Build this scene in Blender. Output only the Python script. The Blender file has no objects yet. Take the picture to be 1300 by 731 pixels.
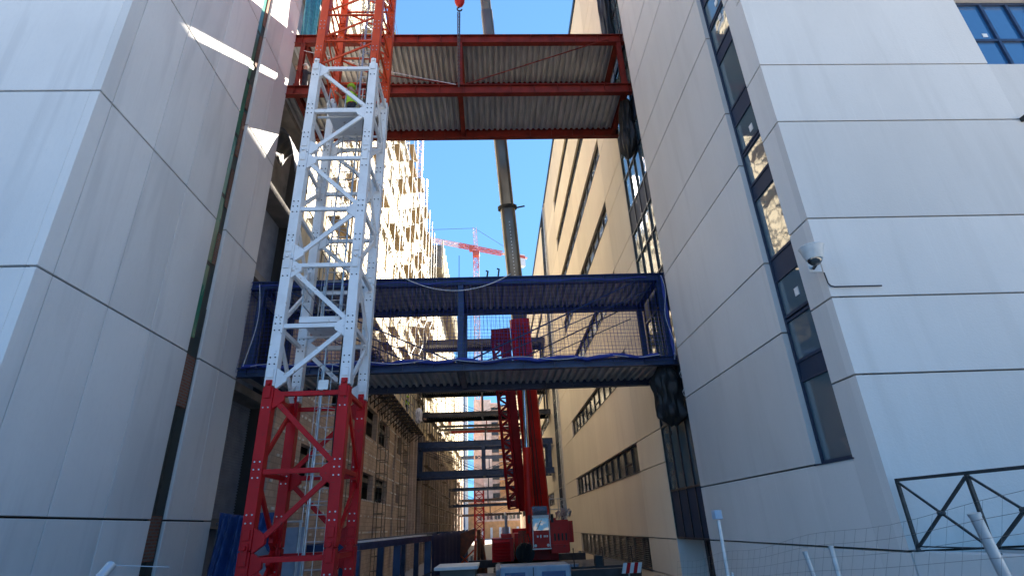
import bpy, math, random
from mathutils import Vector, Matrix
random.seed(7)
R_ = math.radians
scene = bpy.context.scene
COL = scene.collection
# ------------------------------------------------------------------ camera
CAMPOS = Vector((0, 0, 1.6))
RM = Matrix(((0.99881759, 0.02306231, -0.04279675),
             (-0.02963987, -0.40889552, -0.91209974),
             (-0.03853452, 0.91228975, -0.40772848)))
camd = bpy.data.cameras.new('camera'); cam = bpy.data.objects.new('camera', camd); COL.objects.link(cam)
camd.sensor_width = 36; camd.lens = 677 / 1300 * 36; camd.clip_start = .05; camd.clip_end = 6000
cam.matrix_world = Matrix.Translation(CAMPOS) @ RM.to_4x4()
scene.camera = cam
# ------------------------------------------------------------------ light
SUN = Vector((1, 1.97, 1.38)).normalized()
world = bpy.data.worlds.new('World'); scene.world = world; world.use_nodes = True
wn = world.node_tree; bg = wn.nodes['Background']
sky = wn.nodes.new('ShaderNodeTexSky'); sky.sky_type = 'NISHITA'; sky.sun_disc = False
sky.sun_elevation = math.asin(SUN.z); sky.sun_rotation = math.atan2(SUN.x, SUN.y)
sky.altitude = 600; sky.air_density = 1.0; sky.dust_density = .1; sky.ozone_density = 6.0
# sky colour x -> x k / (x + k): keeps the blue of the sky from washing out towards the sun
SK = .095; KK = (.049, .141, .28)
kv = tuple(k / SK for k in KK)
va = wn.nodes.new('ShaderNodeVectorMath'); va.operation = 'ADD'; va.inputs[1].default_value = kv
vm = wn.nodes.new('ShaderNodeVectorMath'); vm.operation = 'MULTIPLY'; vm.inputs[1].default_value = kv
vd = wn.nodes.new('ShaderNodeVectorMath'); vd.operation = 'DIVIDE'
wn.links.new(sky.outputs[0], va.inputs[0]); wn.links.new(sky.outputs[0], vm.inputs[0])
wn.links.new(vm.outputs[0], vd.inputs[0]); wn.links.new(va.outputs[0], vd.inputs[1])
wn.links.new(vd.outputs[0], bg.inputs[0]); bg.inputs[1].default_value = SK
sl = bpy.data.lights.new('sun', 'SUN'); sl.energy = 5.0; sl.angle = R_(.53); sl.color = (1, .90, .76)
so = bpy.data.objects.new('sun', sl); COL.objects.link(so); so.rotation_euler = SUN.to_track_quat('Z', 'Y').to_euler()
scene.view_settings.view_transform = 'Standard'; scene.view_settings.look = 'None'
scene.view_settings.gamma = 1; scene.view_settings.exposure = 2.93
scene.render.engine = 'CYCLES'
scene.cycles.max_bounces = 8; scene.cycles.diffuse_bounces = 5; scene.cycles.transparent_max_bounces = 12
scene.render.resolution_x = 1024; scene.render.resolution_y = 575

def at(px, py, X=None, Y=None, Z=None):
    """world point seen at a pixel of the 1300 px photograph on the plane X=, Y= or Z="""
    d = RM @ Vector((px - 650, -(py - 365.5), -677.0))
    t = (X - CAMPOS.x) / d.x if X is not None else (Y - CAMPOS.y) / d.y if Y is not None else (Z - CAMPOS.z) / d.z
    return CAMPOS + d * t

# ------------------------------------------------------------------ materials
def new_mat(name):
    m = bpy.data.materials.new(name); m.use_nodes = True
    return m, m.node_tree, m.node_tree.nodes['Principled BSDF']
def mat(name, c1, c2=None, scale=3, rough=.7, metal=0, bump=.1, stretch=(1, 1, 1), spec=.5, fine=60, detail=6, lo=.35, hi=.65, wear=None):
    m, t, b = new_mat(name); N = t.nodes; L = t.links
    if c2 is None: c2 = tuple(c * .8 for c in c1)
    tc = N.new('ShaderNodeTexCoord'); mp = N.new('ShaderNodeMapping'); mp.inputs['Scale'].default_value = stretch
    L.new(tc.outputs['Object'], mp.inputs[0])
    n1 = N.new('ShaderNodeTexNoise'); n1.inputs['Scale'].default_value = scale; n1.inputs['Detail'].default_value = detail
    L.new(mp.outputs[0], n1.inputs['Vector'])
    r = N.new('ShaderNodeValToRGB'); r.color_ramp.elements[0].position = lo; r.color_ramp.elements[1].position = hi
    r.color_ramp.elements[0].color = (*c1, 1); r.color_ramp.elements[1].color = (*c2, 1)
    L.new(n1.outputs[0], r.inputs[0]); L.new(r.outputs[0], b.inputs['Base Color'])
    if wear:
        n3 = N.new('ShaderNodeTexNoise'); n3.inputs['Scale'].default_value = 6; n3.inputs['Detail'].default_value = 9; n3.inputs['Roughness'].default_value = .7
        L.new(tc.outputs['Object'], n3.inputs['Vector'])
        w3 = N.new('ShaderNodeMapRange'); w3.inputs['From Min'].default_value = .60; w3.inputs['From Max'].default_value = .66; L.new(n3.outputs[0], w3.inputs[0])
        x3 = N.new('ShaderNodeMix'); x3.data_type = 'RGBA'; L.new(w3.outputs[0], x3.inputs[0]); L.new(r.outputs[0], x3.inputs[6]); x3.inputs[7].default_value = (*wear, 1)
        L.new(x3.outputs[2], b.inputs['Base Color'])
    b.inputs['Roughness'].default_value = rough; b.inputs['Metallic'].default_value = metal
    b.inputs['Specular IOR Level'].default_value = spec
    if bump:
        n2 = N.new('ShaderNodeTexNoise'); n2.inputs['Scale'].default_value = fine; n2.inputs['Detail'].default_value = 4
        L.new(tc.outputs['Object'], n2.inputs['Vector'])
        bp = N.new('ShaderNodeBump'); bp.inputs['Strength'].default_value = bump; bp.inputs['Distance'].default_value = .02
        L.new(n2.outputs[0], bp.inputs['Height']); L.new(bp.outputs[0], b.inputs['Normal'])
        mr = N.new('ShaderNodeMapRange'); mr.inputs['To Min'].default_value = max(0.02, rough - .12); mr.inputs['To Max'].default_value = min(1, rough + .12)
        L.new(n1.outputs[0], mr.inputs[0]); L.new(mr.outputs[0], b.inputs['Roughness'])
    return m
def concrete(name, base, dark, streak):
    """cast panels: broad cloudy patches, vertical rain streaks, fine pores"""
    m, t, b = new_mat(name); N = t.nodes; L = t.links
    tc = N.new('ShaderNodeTexCoord')
    def noise(scale, st, det=6, dist=0):
        mp = N.new('ShaderNodeMapping'); mp.inputs['Scale'].default_value = st
        L.new(tc.outputs['Object'], mp.inputs[0]); n = N.new('ShaderNodeTexNoise')
        n.inputs['Scale'].default_value = scale; n.inputs['Detail'].default_value = det; n.inputs['Distortion'].default_value = dist
        L.new(mp.outputs[0], n.inputs['Vector']); return n.outputs[0]
    def mixc(fac, a, bcol):
        x = N.new('ShaderNodeMix'); x.data_type = 'RGBA'
        L.new(fac, x.inputs[0])
        if isinstance(a, tuple): x.inputs[6].default_value = (*a, 1)
        else: L.new(a, x.inputs[6])
        x.inputs[7].default_value = (*bcol, 1); return x.outputs[2]
    def ramp(v, lo, hi, k=1.0):
        r = N.new('ShaderNodeMapRange'); r.inputs['From Min'].default_value = lo; r.inputs['From Max'].default_value = hi
        r.inputs['To Max'].default_value = k; L.new(v, r.inputs[0]); return r.outputs[0]
    c = mixc(ramp(noise(.45, (1, 1, .6), 5), .4, .7, .8), base, dark)
    c = mixc(ramp(noise(1.6, (1.3, 1.3, .12), 7, .4), .52, .75, .55), c, streak)
    c = mixc(ramp(noise(14, (1, 1, .5), 8), .5, .8, .35), c, dark)
    c = mixc(ramp(noise(7, (2.5, 2.5, .05), 5), .6, .8, .35), c, tuple(min(1, x * 1.12) for x in base))
    geo = N.new('ShaderNodeNewGeometry'); pr = N.new('ShaderNodeMapRange'); pr.inputs['To Min'].default_value = .90; pr.inputs['To Max'].default_value = 1.05
    L.new(geo.outputs['Random Per Island'], pr.inputs[0]); pm = N.new('ShaderNodeMix'); pm.data_type = 'RGBA'; pm.blend_type = 'MULTIPLY'; pm.inputs[0].default_value = 1
    L.new(c, pm.inputs[6]); L.new(pr.outputs[0], pm.inputs[7]); c = pm.outputs[2]
    L.new(c, b.inputs['Base Color']); b.inputs['Roughness'].default_value = .82; b.inputs['Specular IOR Level'].default_value = .3
    bp = N.new('ShaderNodeBump'); bp.inputs['Strength'].default_value = .22; bp.inputs['Distance'].default_value = .02
    L.new(noise(30, (1, 1, 1), 8), bp.inputs['Height']); L.new(bp.outputs[0], b.inputs['Normal'])
    return m
def glass(name, tint=(.02, .03, .035), rough=.03):
    m, t, b = new_mat(name); N = t.nodes; L = t.links
    b.inputs['Base Color'].default_value = (*tint, 1); b.inputs['Roughness'].default_value = rough
    b.inputs['IOR'].default_value = 1.9; b.inputs['Specular IOR Level'].default_value = .9
    tc = N.new('ShaderNodeTexCoord'); n = N.new('ShaderNodeTexNoise'); n.inputs['Scale'].default_value = 1.3; n.inputs['Detail'].default_value = 2
    L.new(tc.outputs['Object'], n.inputs['Vector'])
    bp = N.new('ShaderNodeBump'); bp.inputs['Strength'].default_value = .12; bp.inputs['Distance'].default_value = .05
    L.new(n.outputs[0], bp.inputs['Height']); L.new(bp.outputs[0], b.inputs['Normal'])
    return m
def brickwork(name, c1, c2, mortar, bw=.5, bh=.2, dots=0):
    m, t, b = new_mat(name); N = t.nodes; L = t.links
    tc = N.new('ShaderNodeTexCoord'); sp = N.new('ShaderNodeSeparateXYZ'); L.new(tc.outputs['Object'], sp.inputs[0])
    cb = N.new('ShaderNodeCombineXYZ')
    ad = N.new('ShaderNodeMath'); ad.operation = 'ADD'; L.new(sp.outputs[0], ad.inputs[0]); L.new(sp.outputs[1], ad.inputs[1])
    L.new(ad.outputs[0], cb.inputs[0]); L.new(sp.outputs[2], cb.inputs[1])
    br = N.new('ShaderNodeTexBrick'); L.new(cb.outputs[0], br.inputs['Vector'])
    br.inputs['Color1'].default_value = (*c1, 1); br.inputs['Color2'].default_value = (*c2, 1); br.inputs['Mortar'].default_value = (*mortar, 1)
    br.inputs['Scale'].default_value = 1; br.inputs['Brick Width'].default_value = bw; br.inputs['Row Height'].default_value = bh
    br.inputs['Mortar Size'].default_value = .02
    nz = N.new('ShaderNodeTexNoise'); nz.inputs['Scale'].default_value = .7; nz.inputs['Detail'].default_value = 8; L.new(tc.outputs['Object'], nz.inputs['Vector'])
    mx = N.new('ShaderNodeMix'); mx.data_type = 'RGBA'; mx.blend_type = 'MULTIPLY'; mx.inputs[0].default_value = .7
    rp = N.new('ShaderNodeMapRange'); rp.inputs['From Min'].default_value = .3; rp.inputs['From Max'].default_value = .7; rp.inputs['To Min'].default_value = .6; rp.inputs['To Max'].default_value = 1.15
    L.new(nz.outputs[0], rp.inputs[0]); L.new(br.outputs[0], mx.inputs[6]); L.new(rp.outputs[0], mx.inputs[7])
    L.new(mx.outputs[2], b.inputs['Base Color']); b.inputs['Roughness'].default_value = .9; b.inputs['Specular IOR Level'].default_value = .2
    bp = N.new('ShaderNodeBump'); bp.inputs['Strength'].default_value = .5; bp.inputs['Distance'].default_value = .03
    L.new(nz.outputs[0], bp.inputs['Height']); L.new(bp.outputs[0], b.inputs['Normal'])
    return m

M = {}
M['conc_r'] = concrete('pale_precast_concrete', (.65, .625, .59), (.59, .565, .53), (.54, .515, .48))
M['conc_l'] = concrete('grey_precast_concrete', (.69, .685, .67), (.60, .595, .585), (.49, .485, .48))
M['conc_far'] = concrete('sand_precast_concrete', (.74, .66, .545), (.68, .60, .49), (.64, .56, .46))
M['rawconc'] = mat('raw_concrete', (.26, .24, .22), (.15, .14, .13), 1.2, .95, bump=.5, fine=20)
M['joint'] = mat('joint_sealant', (.05, .047, .045), (.03, .03, .03), 5, .9, bump=0)
M['stucco'] = concrete('cream_stucco', (.75, .66, .46), (.62, .54, .38), (.45, .39, .28))
M['glass_far'] = glass('grey_window_glass', (.05, .055, .055), .22); M['glass_far'].node_tree.nodes['Principled BSDF'].inputs['IOR'].default_value = 1.3
M['scaff'] = mat('weathered_scaffold_tube', (.20, .19, .17), (.12, .11, .10), 5, .5, .4, bump=0)
M['ochre'] = brickwork('ochre_block', (.54, .44, .37), (.46, .375, .315), (.38, .32, .28), .5, .25)
M['orange'] = brickwork('orange_brick', (.75, .36, .14), (.68, .31, .11), (.7, .42, .22), .4, .12)
M['pink'] = brickwork('pale_pink_brick', (.78, .54, .42), (.7, .48, .37), (.74, .56, .46), .4, .12)
M['glass'] = glass('window_glass', (.10, .145, .165))
M['glass_blue'] = glass('blue_window_glass', (.02, .10, .24))
M['slotdark'] = mat('dark_green_grey_membrane', (.03, .045, .045), (.05, .055, .05), 1.5, .6, bump=.2, spec=.3, stretch=(1, 1, .4))
M['glass_dark'] = glass('dark_glass', (.01, .012, .014), .12)
M['frame'] = mat('dark_grey_frame', (.035, .037, .045), (.025, .026, .03), 8, .45, .3, bump=.02)
M['spandrel'] = mat('grey_spandrel_panel', (.035, .05, .085), (.03, .042, .07), .8, .6, 0, spec=.15, bump=.03)
M['frame_blue'] = mat('blue_grey_frame', (.035, .06, .12), (.025, .045, .09), 8, .4, .3, bump=.02)
M['redbeam'] = mat('red_oxide_steel', (.19, .020, .012), (.11, .014, .010), 2.5, .55, .0, spec=.2, wear=(.09, .035, .03), bump=.1, fine=25)
M['navybeam'] = mat('navy_painted_steel', (.024, .05, .125), (.014, .03, .075), 2.5, .42, .1, wear=(.05, .07, .11), bump=.1, fine=25)
M['darkbeam'] = mat('dark_steel', (.05, .05, .055), (.03, .028, .03), 2.5, .5, .3, bump=.1)
M['deck'] = mat('galvanised_decking', (.50, .51, .525), (.34, .345, .355), 3.5, .42, .3, bump=.08, stretch=(1.5, .3, 1), fine=30)
M['slab'] = mat('concrete_slab', (.3, .29, .27), (.22, .21, .2), 2, .9, bump=.3)
M['mastred'] = mat('crane_red_paint', (.50, .004, .008), (.36, .004, .007), 1.6, .42, 0, spec=.22, wear=(.16, .02, .015), bump=.06, fine=18, lo=.3, hi=.75)
M['mastwhite'] = mat('crane_white_paint', (.72, .74, .76), (.58, .59, .60), 1.8, .42, 0, wear=(.36, .32, .28), bump=.06, fine=18, lo=.4, hi=.8)
M['mastorange'] = mat('crane_orange_red_paint', (.58, .075, .018), (.46, .05, .014), 1.6, .42, 0, spec=.22, wear=(.2, .05, .03), bump=.06, fine=18)
M['galv'] = mat('galvanised_steel', (.5, .52, .54), (.36, .38, .4), 5, .38, .75, bump=.05)
M['truckred'] = mat('mobile_crane_red', (.55, .014, .008), (.40, .010, .006), 1.2, .4, 0, spec=.25, wear=(.12, .02, .015), bump=.05)
M['darkred'] = mat('dark_red_lattice', (.30, .006, .010), (.2, .005, .007), 1.2, .45, 0, spec=.2, bump=.05)
M['boomgrey'] = mat('boom_grey_steel', (.15, .14, .125), (.09, .083, .075), 1.6, .33, .45, bump=.06, stretch=(1, 1, .25))
M['chrome'] = mat('polished_rod', (.75, .75, .76), (.6, .6, .62), 2, .14, 1, bump=0)
M['black'] = mat('black_rubber', (.02, .02, .02), (.012, .012, .012), 3, .7, bump=.1)
M['tarp'] = mat('black_tarpaulin', (.016, .016, .018), (.028, .026, .024), 5, .5, spec=.25, bump=.3, fine=9)
M['greytarp'] = mat('shaded_grey_tarpaulin', (.055, .065, .085), (.04, .045, .058), 2, .5, bump=.3, fine=9)  # dark blue-grey puts the shade over this sheet into its colour
M['bluetarp'] = mat('blue_tarpaulin', (.015, .06, .22), (.01, .04, .14), 2, .45, bump=.3, fine=9)
M['navynet'] = mat('dark_navy_netting', (.012, .022, .085), (.02, .03, .10), 3, .7, bump=.4, fine=30, spec=.2)
M['bluenet'] = mat('blue_net_cord', (.02, .045, .30), (.015, .03, .2), 4, .6, bump=0)
M['tealnet'] = mat('teal_debris_net', (.04, .26, .34), (.025, .17, .24), 6, .7, bump=.3, fine=30)
M['greenfilm'] = mat('green_protective_film', (.03, .20, .13), (.02, .07, .05), .8, .3, bump=.05, stretch=(1, 1, .5))
M['whiterope'] = mat('white_rope', (.6, .62, .66), (.45, .46, .5), 9, .8, bump=0)
M['steelrope'] = mat('steel_rope', (.1, .1, .1), (.06, .06, .06), 9, .5, .6, bump=0)
M['brick'] = brickwork('red_brick', (.24, .09, .055), (.18, .07, .045), (.16, .13, .11), .25, .08)
M['shutter'] = mat('dark_ribbed_sheet', (.26, .29, .36), (.19, .215, .27), 2, .55, .0, bump=.1)
M['camwhite'] = mat('white_plastic', (.62, .64, .64), (.52, .54, .54), 6, .45, bump=.02)
M['railgrey'] = mat('dark_green_grey_paint', (.035, .045, .05), (.02, .027, .03), 12, .45, .2, bump=.2)
M['palegrey'] = mat('pale_blue_grey_paint', (.34, .42, .50), (.26, .32, .4), 3, .4, 0, bump=.05)
M['whitepaint'] = mat('white_paint', (.75, .75, .74), (.62, .62, .6), 4, .5, bump=.03)
M['rust'] = mat('rusty_machine_paint', (.22, .07, .03), (.1, .05, .035), 4, .8, bump=.4)
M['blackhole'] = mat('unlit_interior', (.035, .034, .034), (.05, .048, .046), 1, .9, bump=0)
M['skin'] = mat('skin', (.5, .3, .21), (.45, .26, .18), 9, .6, bump=0)
M['cloth_dark'] = mat('dark_workwear', (.025, .03, .045), (.018, .02, .03), 9, .9, bump=.2)
M['hivis'] = mat('yellow_green_fabric', (.45, .75, .05), (.36, .62, .04), 9, .8, bump=.1)
M['helmet_white'] = mat('white_helmet', (.8, .8, .78), (.7, .7, .68), 5, .3, bump=0)
M['helmet_red'] = mat('red_cloth', (.5, .04, .03), (.4, .03, .02), 5, .6, bump=0)
M['sack'] = mat('white_sack', (.7, .7, .72), (.55, .55, .58), 6, .8, bump=.3, fine=15)
M['farred'] = mat('faded_crane_red', (.5, .10, .07), (.42, .08, .06), 1, .6, bump=0)
M['pinkpaint'] = mat('faded_red_white_paint', (.62, .45, .44), (.58, .38, .37), 1, .5, bump=0)
M['plank'] = mat('timber_plank', (.32, .24, .15), (.2, .15, .1), 3, .85, bump=.3, stretch=(4, .3, 4))
M['louvre'] = mat('brown_grey_louvre', (.14, .13, .115), (.1, .092, .08), 2, .5, .3, bump=.05)
M['dust'] = concrete('dusty_ground', (.38, .365, .335), (.31, .30, .275), (.26, .25, .23))

# ------------------------------------------------------------------ mesh helpers
class MB:
    def __init__(s): s.v = []; s.f = []; s.mi = []; s.cur = 0; s.pieces = []
    def add(s, vs, fs):
        s.pieces.append((list(vs), list(fs))); o = len(s.v); s.v += [tuple(p) for p in vs]; s.f += [tuple(i + o for i in f) for f in fs]; s.mi += [s.cur] * len(fs)
    def box(s, x0, x1, y0, y1, z0, z1):
        if x0 > x1: x0, x1 = x1, x0
        if y0 > y1: y0, y1 = y1, y0
        if z0 > z1: z0, z1 = z1, z0
        s.add([(x0, y0, z0), (x1, y0, z0), (x1, y1, z0), (x0, y1, z0), (x0, y0, z1), (x1, y0, z1), (x1, y1, z1), (x0, y1, z1)],
              [(0, 3, 2, 1), (4, 5, 6, 7), (0, 1, 5, 4), (1, 2, 6, 5), (2, 3, 7, 6), (3, 0, 4, 7)]); return s
    def bar(s, p, q, w=.05, h=None, up=(0, 0, 1)):
        p = Vector(p); q = Vector(q); h = h or w; d = (q - p)
        if d.length < 1e-5: return s
        d.normalize(); up = Vector(up)
        if abs(d.dot(up)) > .98: up = Vector((0, 1, 0))
        a = d.cross(up).normalized() * w / 2; b = a.cross(d).normalized() * h / 2
        vs = [c + i + j for c in (p, q) for i, j in ((-a, -b), (a, -b), (a, b), (-a, b))]
        s.add(vs, [(0, 3, 2, 1), (4, 5, 6, 7), (0, 1, 5, 4), (1, 2, 6, 5), (2, 3, 7, 6), (3, 0, 4, 7)]); return s
    def tube(s, pts, r=.02, n=8, cap=True, r1=None):
        pts = [Vector(p) for p in pts]; k = len(pts); rings = []; ref = None
        for i, p in enumerate(pts):
            d = (pts[min(i + 1, k - 1)] - pts[max(i - 1, 0)]).normalized()
            if ref is None or abs(d.dot(ref)) > .99:
                ref = Vector((0, 0, 1)) if abs(d.z) < .95 else Vector((1, 0, 0))
            a = d.cross(ref).normalized(); b = d.cross(a).normalized(); ref = b.cross(d) if False else ref
            rr = r if r1 is None else r + (r1 - r) * i / (k - 1)
            if isinstance(r, (list, tuple)): rr = r[i]
            rings.append([p + (a * math.cos(2 * math.pi * j / n) + b * math.sin(2 * math.pi * j / n)) * rr for j in range(n)])
        vs = [v for g in rings for v in g]; fs = []
        for i in range(k - 1):
            for j in range(n): fs.append((i * n + j, i * n + (j + 1) % n, (i + 1) * n + (j + 1) % n, (i + 1) * n + j))
        if cap: fs += [tuple(range(n))[::-1], tuple((k - 1) * n + j for j in range(n))]
        s.add(vs, fs); return s
    def lathe(s, c, prof, n=24):
        """prof: (radius, z) pairs about the vertical through c"""
        vs = []; fs = []
        for r, z in prof:
            for j in range(n):
                a = 2 * math.pi * j / n; vs.append((c[0] + r * math.cos(a), c[1] + r * math.sin(a), c[2] + z))
        for i in range(len(prof) - 1):
            for j in range(n): fs.append((i * n + j, i * n + (j + 1) % n, (i + 1) * n + (j + 1) % n, (i + 1) * n + j))
        fs += [tuple(range(n))[::-1], tuple((len(prof) - 1) * n + j for j in range(n))]
        s.add(vs, fs); return s
    def grid(s, f, nu, nv):
        vs = [f(i / nu, j / nv) for j in range(nv + 1) for i in range(nu + 1)]
        s.add(vs, [(j * (nu + 1) + i, j * (nu + 1) + i + 1, (j + 1) * (nu + 1) + i + 1, (j + 1) * (nu + 1) + i) for j in range(nv) for i in range(nu)]); return s
    def prism(s, poly, axis, a, b):
        """extrude a 2-d polygon along an axis from a to b"""
        def mk(u, v, w): return {'x': (w, u, v), 'y': (u, w, v), 'z': (u, v, w)}[axis]
        n = len(poly); vs = [mk(u, v, a) for u, v in poly] + [mk(u, v, b) for u, v in poly]
        s.add(vs, [tuple(range(n)), tuple(range(n, 2 * n))[::-1]] + [(i, i + n, (i + 1) % n + n, (i + 1) % n) for i in range(n)]); return s
    def build(s, name, m, parent=None, loc=None, bevel=0, smooth=False, solid=0):
        me = bpy.data.meshes.new(name); me.from_pydata(s.v, [], s.f); me.validate(); me.update()
        for mm in (m if isinstance(m, (list, tuple)) else [m]): me.materials.append(mm)
        if len(me.materials) > 1:
            for p, i in zip(me.polygons, s.mi): p.material_index = i
        import bmesh
        bm = bmesh.new(); bm.from_mesh(me); bmesh.ops.recalc_face_normals(bm, faces=bm.faces); bm.to_mesh(me); bm.free()
        if smooth:
            for p in me.polygons: p.use_smooth = True
            try: me.set_sharp_from_angle(angle=R_(40))
            except Exception: pass
        o = bpy.data.objects.new(name, me); COL.objects.link(o)
        if parent is not None: o.parent = parent
        if parent is not None:
            # parents sit at their base; children keep world placement
            off = world_of(parent); 
            me.transform(Matrix.Translation(-off))
        if solid:
            md = o.modifiers.new('thickness', 'SOLIDIFY'); md.thickness = solid; md.offset = 0
        if bevel:
            md = o.modifiers.new('bevel', 'BEVEL'); md.width = bevel; md.segments = 2; md.limit_method = 'ANGLE'
        return o
def build_each(mb, name, m, parent, cap=100, **k):
    """one object per added piece; beyond cap the rest becomes one object of kind stuff"""
    pieces = mb.pieces; last = None
    for i, (vs, fs) in enumerate(pieces[:cap]):
        q = MB(); q.add(vs, fs); last = q.build(name, m, parent, **k)
    if len(pieces) > cap:
        q = MB()
        for vs, fs in pieces[cap:]: q.add(vs, fs)
        last = q.build(name, m, parent, **k); last['kind'] = 'stuff'
    return last
def world_of(o):
    v = Vector(o.location)
    while o.parent: o = o.parent; v += o.location
    return v
def tag(o, label=None, cat=None, group=None, kind=None):
    if label: o['label'] = label
    if cat: o['category'] = cat
    if group: o['group'] = group
    if kind: o['kind'] = kind
    return o
def thing(name, label, cat, loc=(0, 0, 0), group=None):
    o = bpy.data.objects.new(name, None); COL.objects.link(o); o.location = loc; o.empty_display_size = .5
    return tag(o, label, cat, group)
def copy_tree(o, parent=None):
    c = o.copy(); COL.objects.link(c)
    if parent: c.parent = parent
    for ch in list(o.children): copy_tree(ch, c)
    return c

def cladding(mb, plane, p0, p1, us, zs, holes=(), gu=.02, gz=.04):
    """panels between the cuts us (with optional own gap) and zs on a wall, p0..p1 is the thickness"""
    us = [(u, gu) if not isinstance(u, tuple) else u for u in us]; zs = [(z, gz) if not isinstance(z, tuple) else z for z in zs]
    us.sort(); zs.sort()
    for (u0, a0), (u1, a1) in zip(us, us[1:]):
        for (z0, b0), (z1, b1) in zip(zs, zs[1:]):
            cu, cz = (u0 + u1) / 2, (z0 + z1) / 2
            if any(h[0] < cu < h[1] and h[2] < cz < h[3] for h in holes): continue
            A = (u0 + a0 / 2, u1 - a1 / 2); B = (z0 + b0 / 2, z1 - b1 / 2)
            if plane == 'x': mb.box(p0, p1, A[0], A[1], B[0], B[1])
            else: mb.box(A[0], A[1], p0, p1, B[0], B[1])

# ------------------------------------------------------------------ ground (one sheet, street falls to the lower site)
def gz(y): 
    t = min(1, max(0, (y - 9) / 9)); return -1.75 * (t * t * (3 - 2 * t)) - .02
g = MB(); ys = [-3000, -300, -40, -5, 3] + [9 + .75 * i for i in range(13)] + [24, 40, 70, 120, 300, 1000, 4000]; xs = [-3000, -300, -60, -20, -8.5, 0, 6, 20, 60, 300, 3000]
vs = [(x, y, gz(y)) for y in ys for x in xs]; nx = len(xs)
g.add(vs, [(j * nx + i, j * nx + i + 1, (j + 1) * nx + i + 1, (j + 1) * nx + i) for j in range(len(ys) - 1) for i in range(nx - 1)])
tag(g.build('ground', M['dust']), kind='structure')

# ------------------------------------------------------------------ right near block
XR = 6.2; YF = 8.72; YE = 16.85; XL = -8.6; FL = 4.33
TOPN = 24.8
rb = thing('concrete_building', 'pale precast concrete building with a narrow vertical window slot and a dome camera', 'building', (12, 12, 0))
zj = [-3.0, 1.03, 2.46]
z = 2.46
while z < TOPN: zj += [z + 2.68, z + 4.33]; z += 4.33
zj = [q for q in zj if q < TOPN] + [TOPN]
SLY0, SLY1 = 9.42, 10.58
mb = MB()
zf = [-3.0, 1.03, 3.74, 5.17, 6.83, 9.22, 10.84, 13.55, 15.2, 17.9, 19.5, 22.2, TOPN]
cladding(mb, 'x', XR, XR + .2, [(SLY0, 0), (SLY1, 0), (YE, 0)], [(q, .036) for q in zj], holes=[(SLY0 - 1, SLY1, 2.46, 99), (SLY0 - 1, SLY0, -9, 99)])
cladding(mb, 'x', XR, XR + .2, [(YF + .2, 0), (SLY0, .012)], [(q, .034) for q in zf])
mb.build('wall', M['conc_r'], rb)
mb = MB()
cladding(mb, 'y', YF, YF + .2, [(XR, 0), (11.53, .0), (13.6, .0), (16.5, .02), (22, 0)], [(q, .034) for q in sorted(zf + [12.98])], holes=[(11.53, 13.6, 10.87, 12.98)])
mb.build('wall', M['conc_r'], rb)
mb = MB()
mb.box(XR + .204, XR + .26, YF + .06, SLY0 - .02, -3, TOPN); mb.box(XR + .204, XR + .26, SLY1 + .02, YE - .05, -3, TOPN)
mb.box(XR + .204, XR + .26, SLY0 - .02, SLY1 + .02, -3, 2.40)
mb.box(XR + .26, 11.5, YF + .204, YF + .26, -3, TOPN); mb.box(13.65, 22, YF + .204, YF + .26, -3, TOPN)
mb.box(11.5, 13.65, YF + .204, YF + .26, -3, 10.82); mb.box(11.5, 13.65, YF + .204, YF + .26, 13.02, TOPN)
mb.build('joint_backing', M['joint'], rb)
mb = MB(); mb.box(XR + .3, 22, YF + .3, YE, TOPN - .3, TOPN - .05); mb.box(XR + .26, 22, YE - .05, YE, -3, TOPN); mb.box(21.8, 22, YF + .3, YE, -3, TOPN)
mb.build('core', M['rawconc'], rb)
# slot window
sw = MB(); X0 = XR + .13
bands = []; glassz = []
z = 2.5
while z < TOPN - 4.3:
    for a, b, t in ((0, 1.58, 'g'), (1.58, 1.98, 'b'), (1.98, 2.86, 'g'), (2.96, 3.8, 'g'), (3.8, 4.33, 'b')):
        (bands if t == 'b' else glassz).append((z + a, z + b))
    z += FL
mb = MB()
for a, b in bands: mb.box(X0 + .02, X0 + .06, SLY0 + .06, SLY1 - .06, a, b)
for yy in (SLY0 + .002, SLY1 - .062): mb.box(X0 - .01, X0 + .09, yy, yy + .06, 2.46, TOPN - .4)
for a, b in glassz:
    mb.box(X0 - .004, X0 + .08, SLY0 + .064, SLY1 - .064, b - .03, b + .03); mb.box(X0 - .004, X0 + .08, SLY0 + .064, SLY1 - .064, a - .03, a + .029)
mb.box(XR - .02, XR + .125, SLY0 - .04, SLY1 + .04, 2.44, 2.462)
fr = mb.build('window', M['spandrel'], rb)
mb = MB()
for a, b in glassz: mb.box(X0 + .03, X0 + .045, SLY0 + .062, SLY1 - .062, a + .03, b - .03)
build_each(mb, 'pane', M['glass'], fr)
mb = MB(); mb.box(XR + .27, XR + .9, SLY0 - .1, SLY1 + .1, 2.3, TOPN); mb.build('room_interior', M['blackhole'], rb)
# small paper labels stuck to the panes
mb = MB()
for zz in (5.72, 10.0, 13.75, 14.3): mb.box(X0 + .012, X0 + .028, SLY0 + .42, SLY0 + .56, zz, zz + .17)
build_each(mb, 'sticker', M['whitepaint'], fr)
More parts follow.
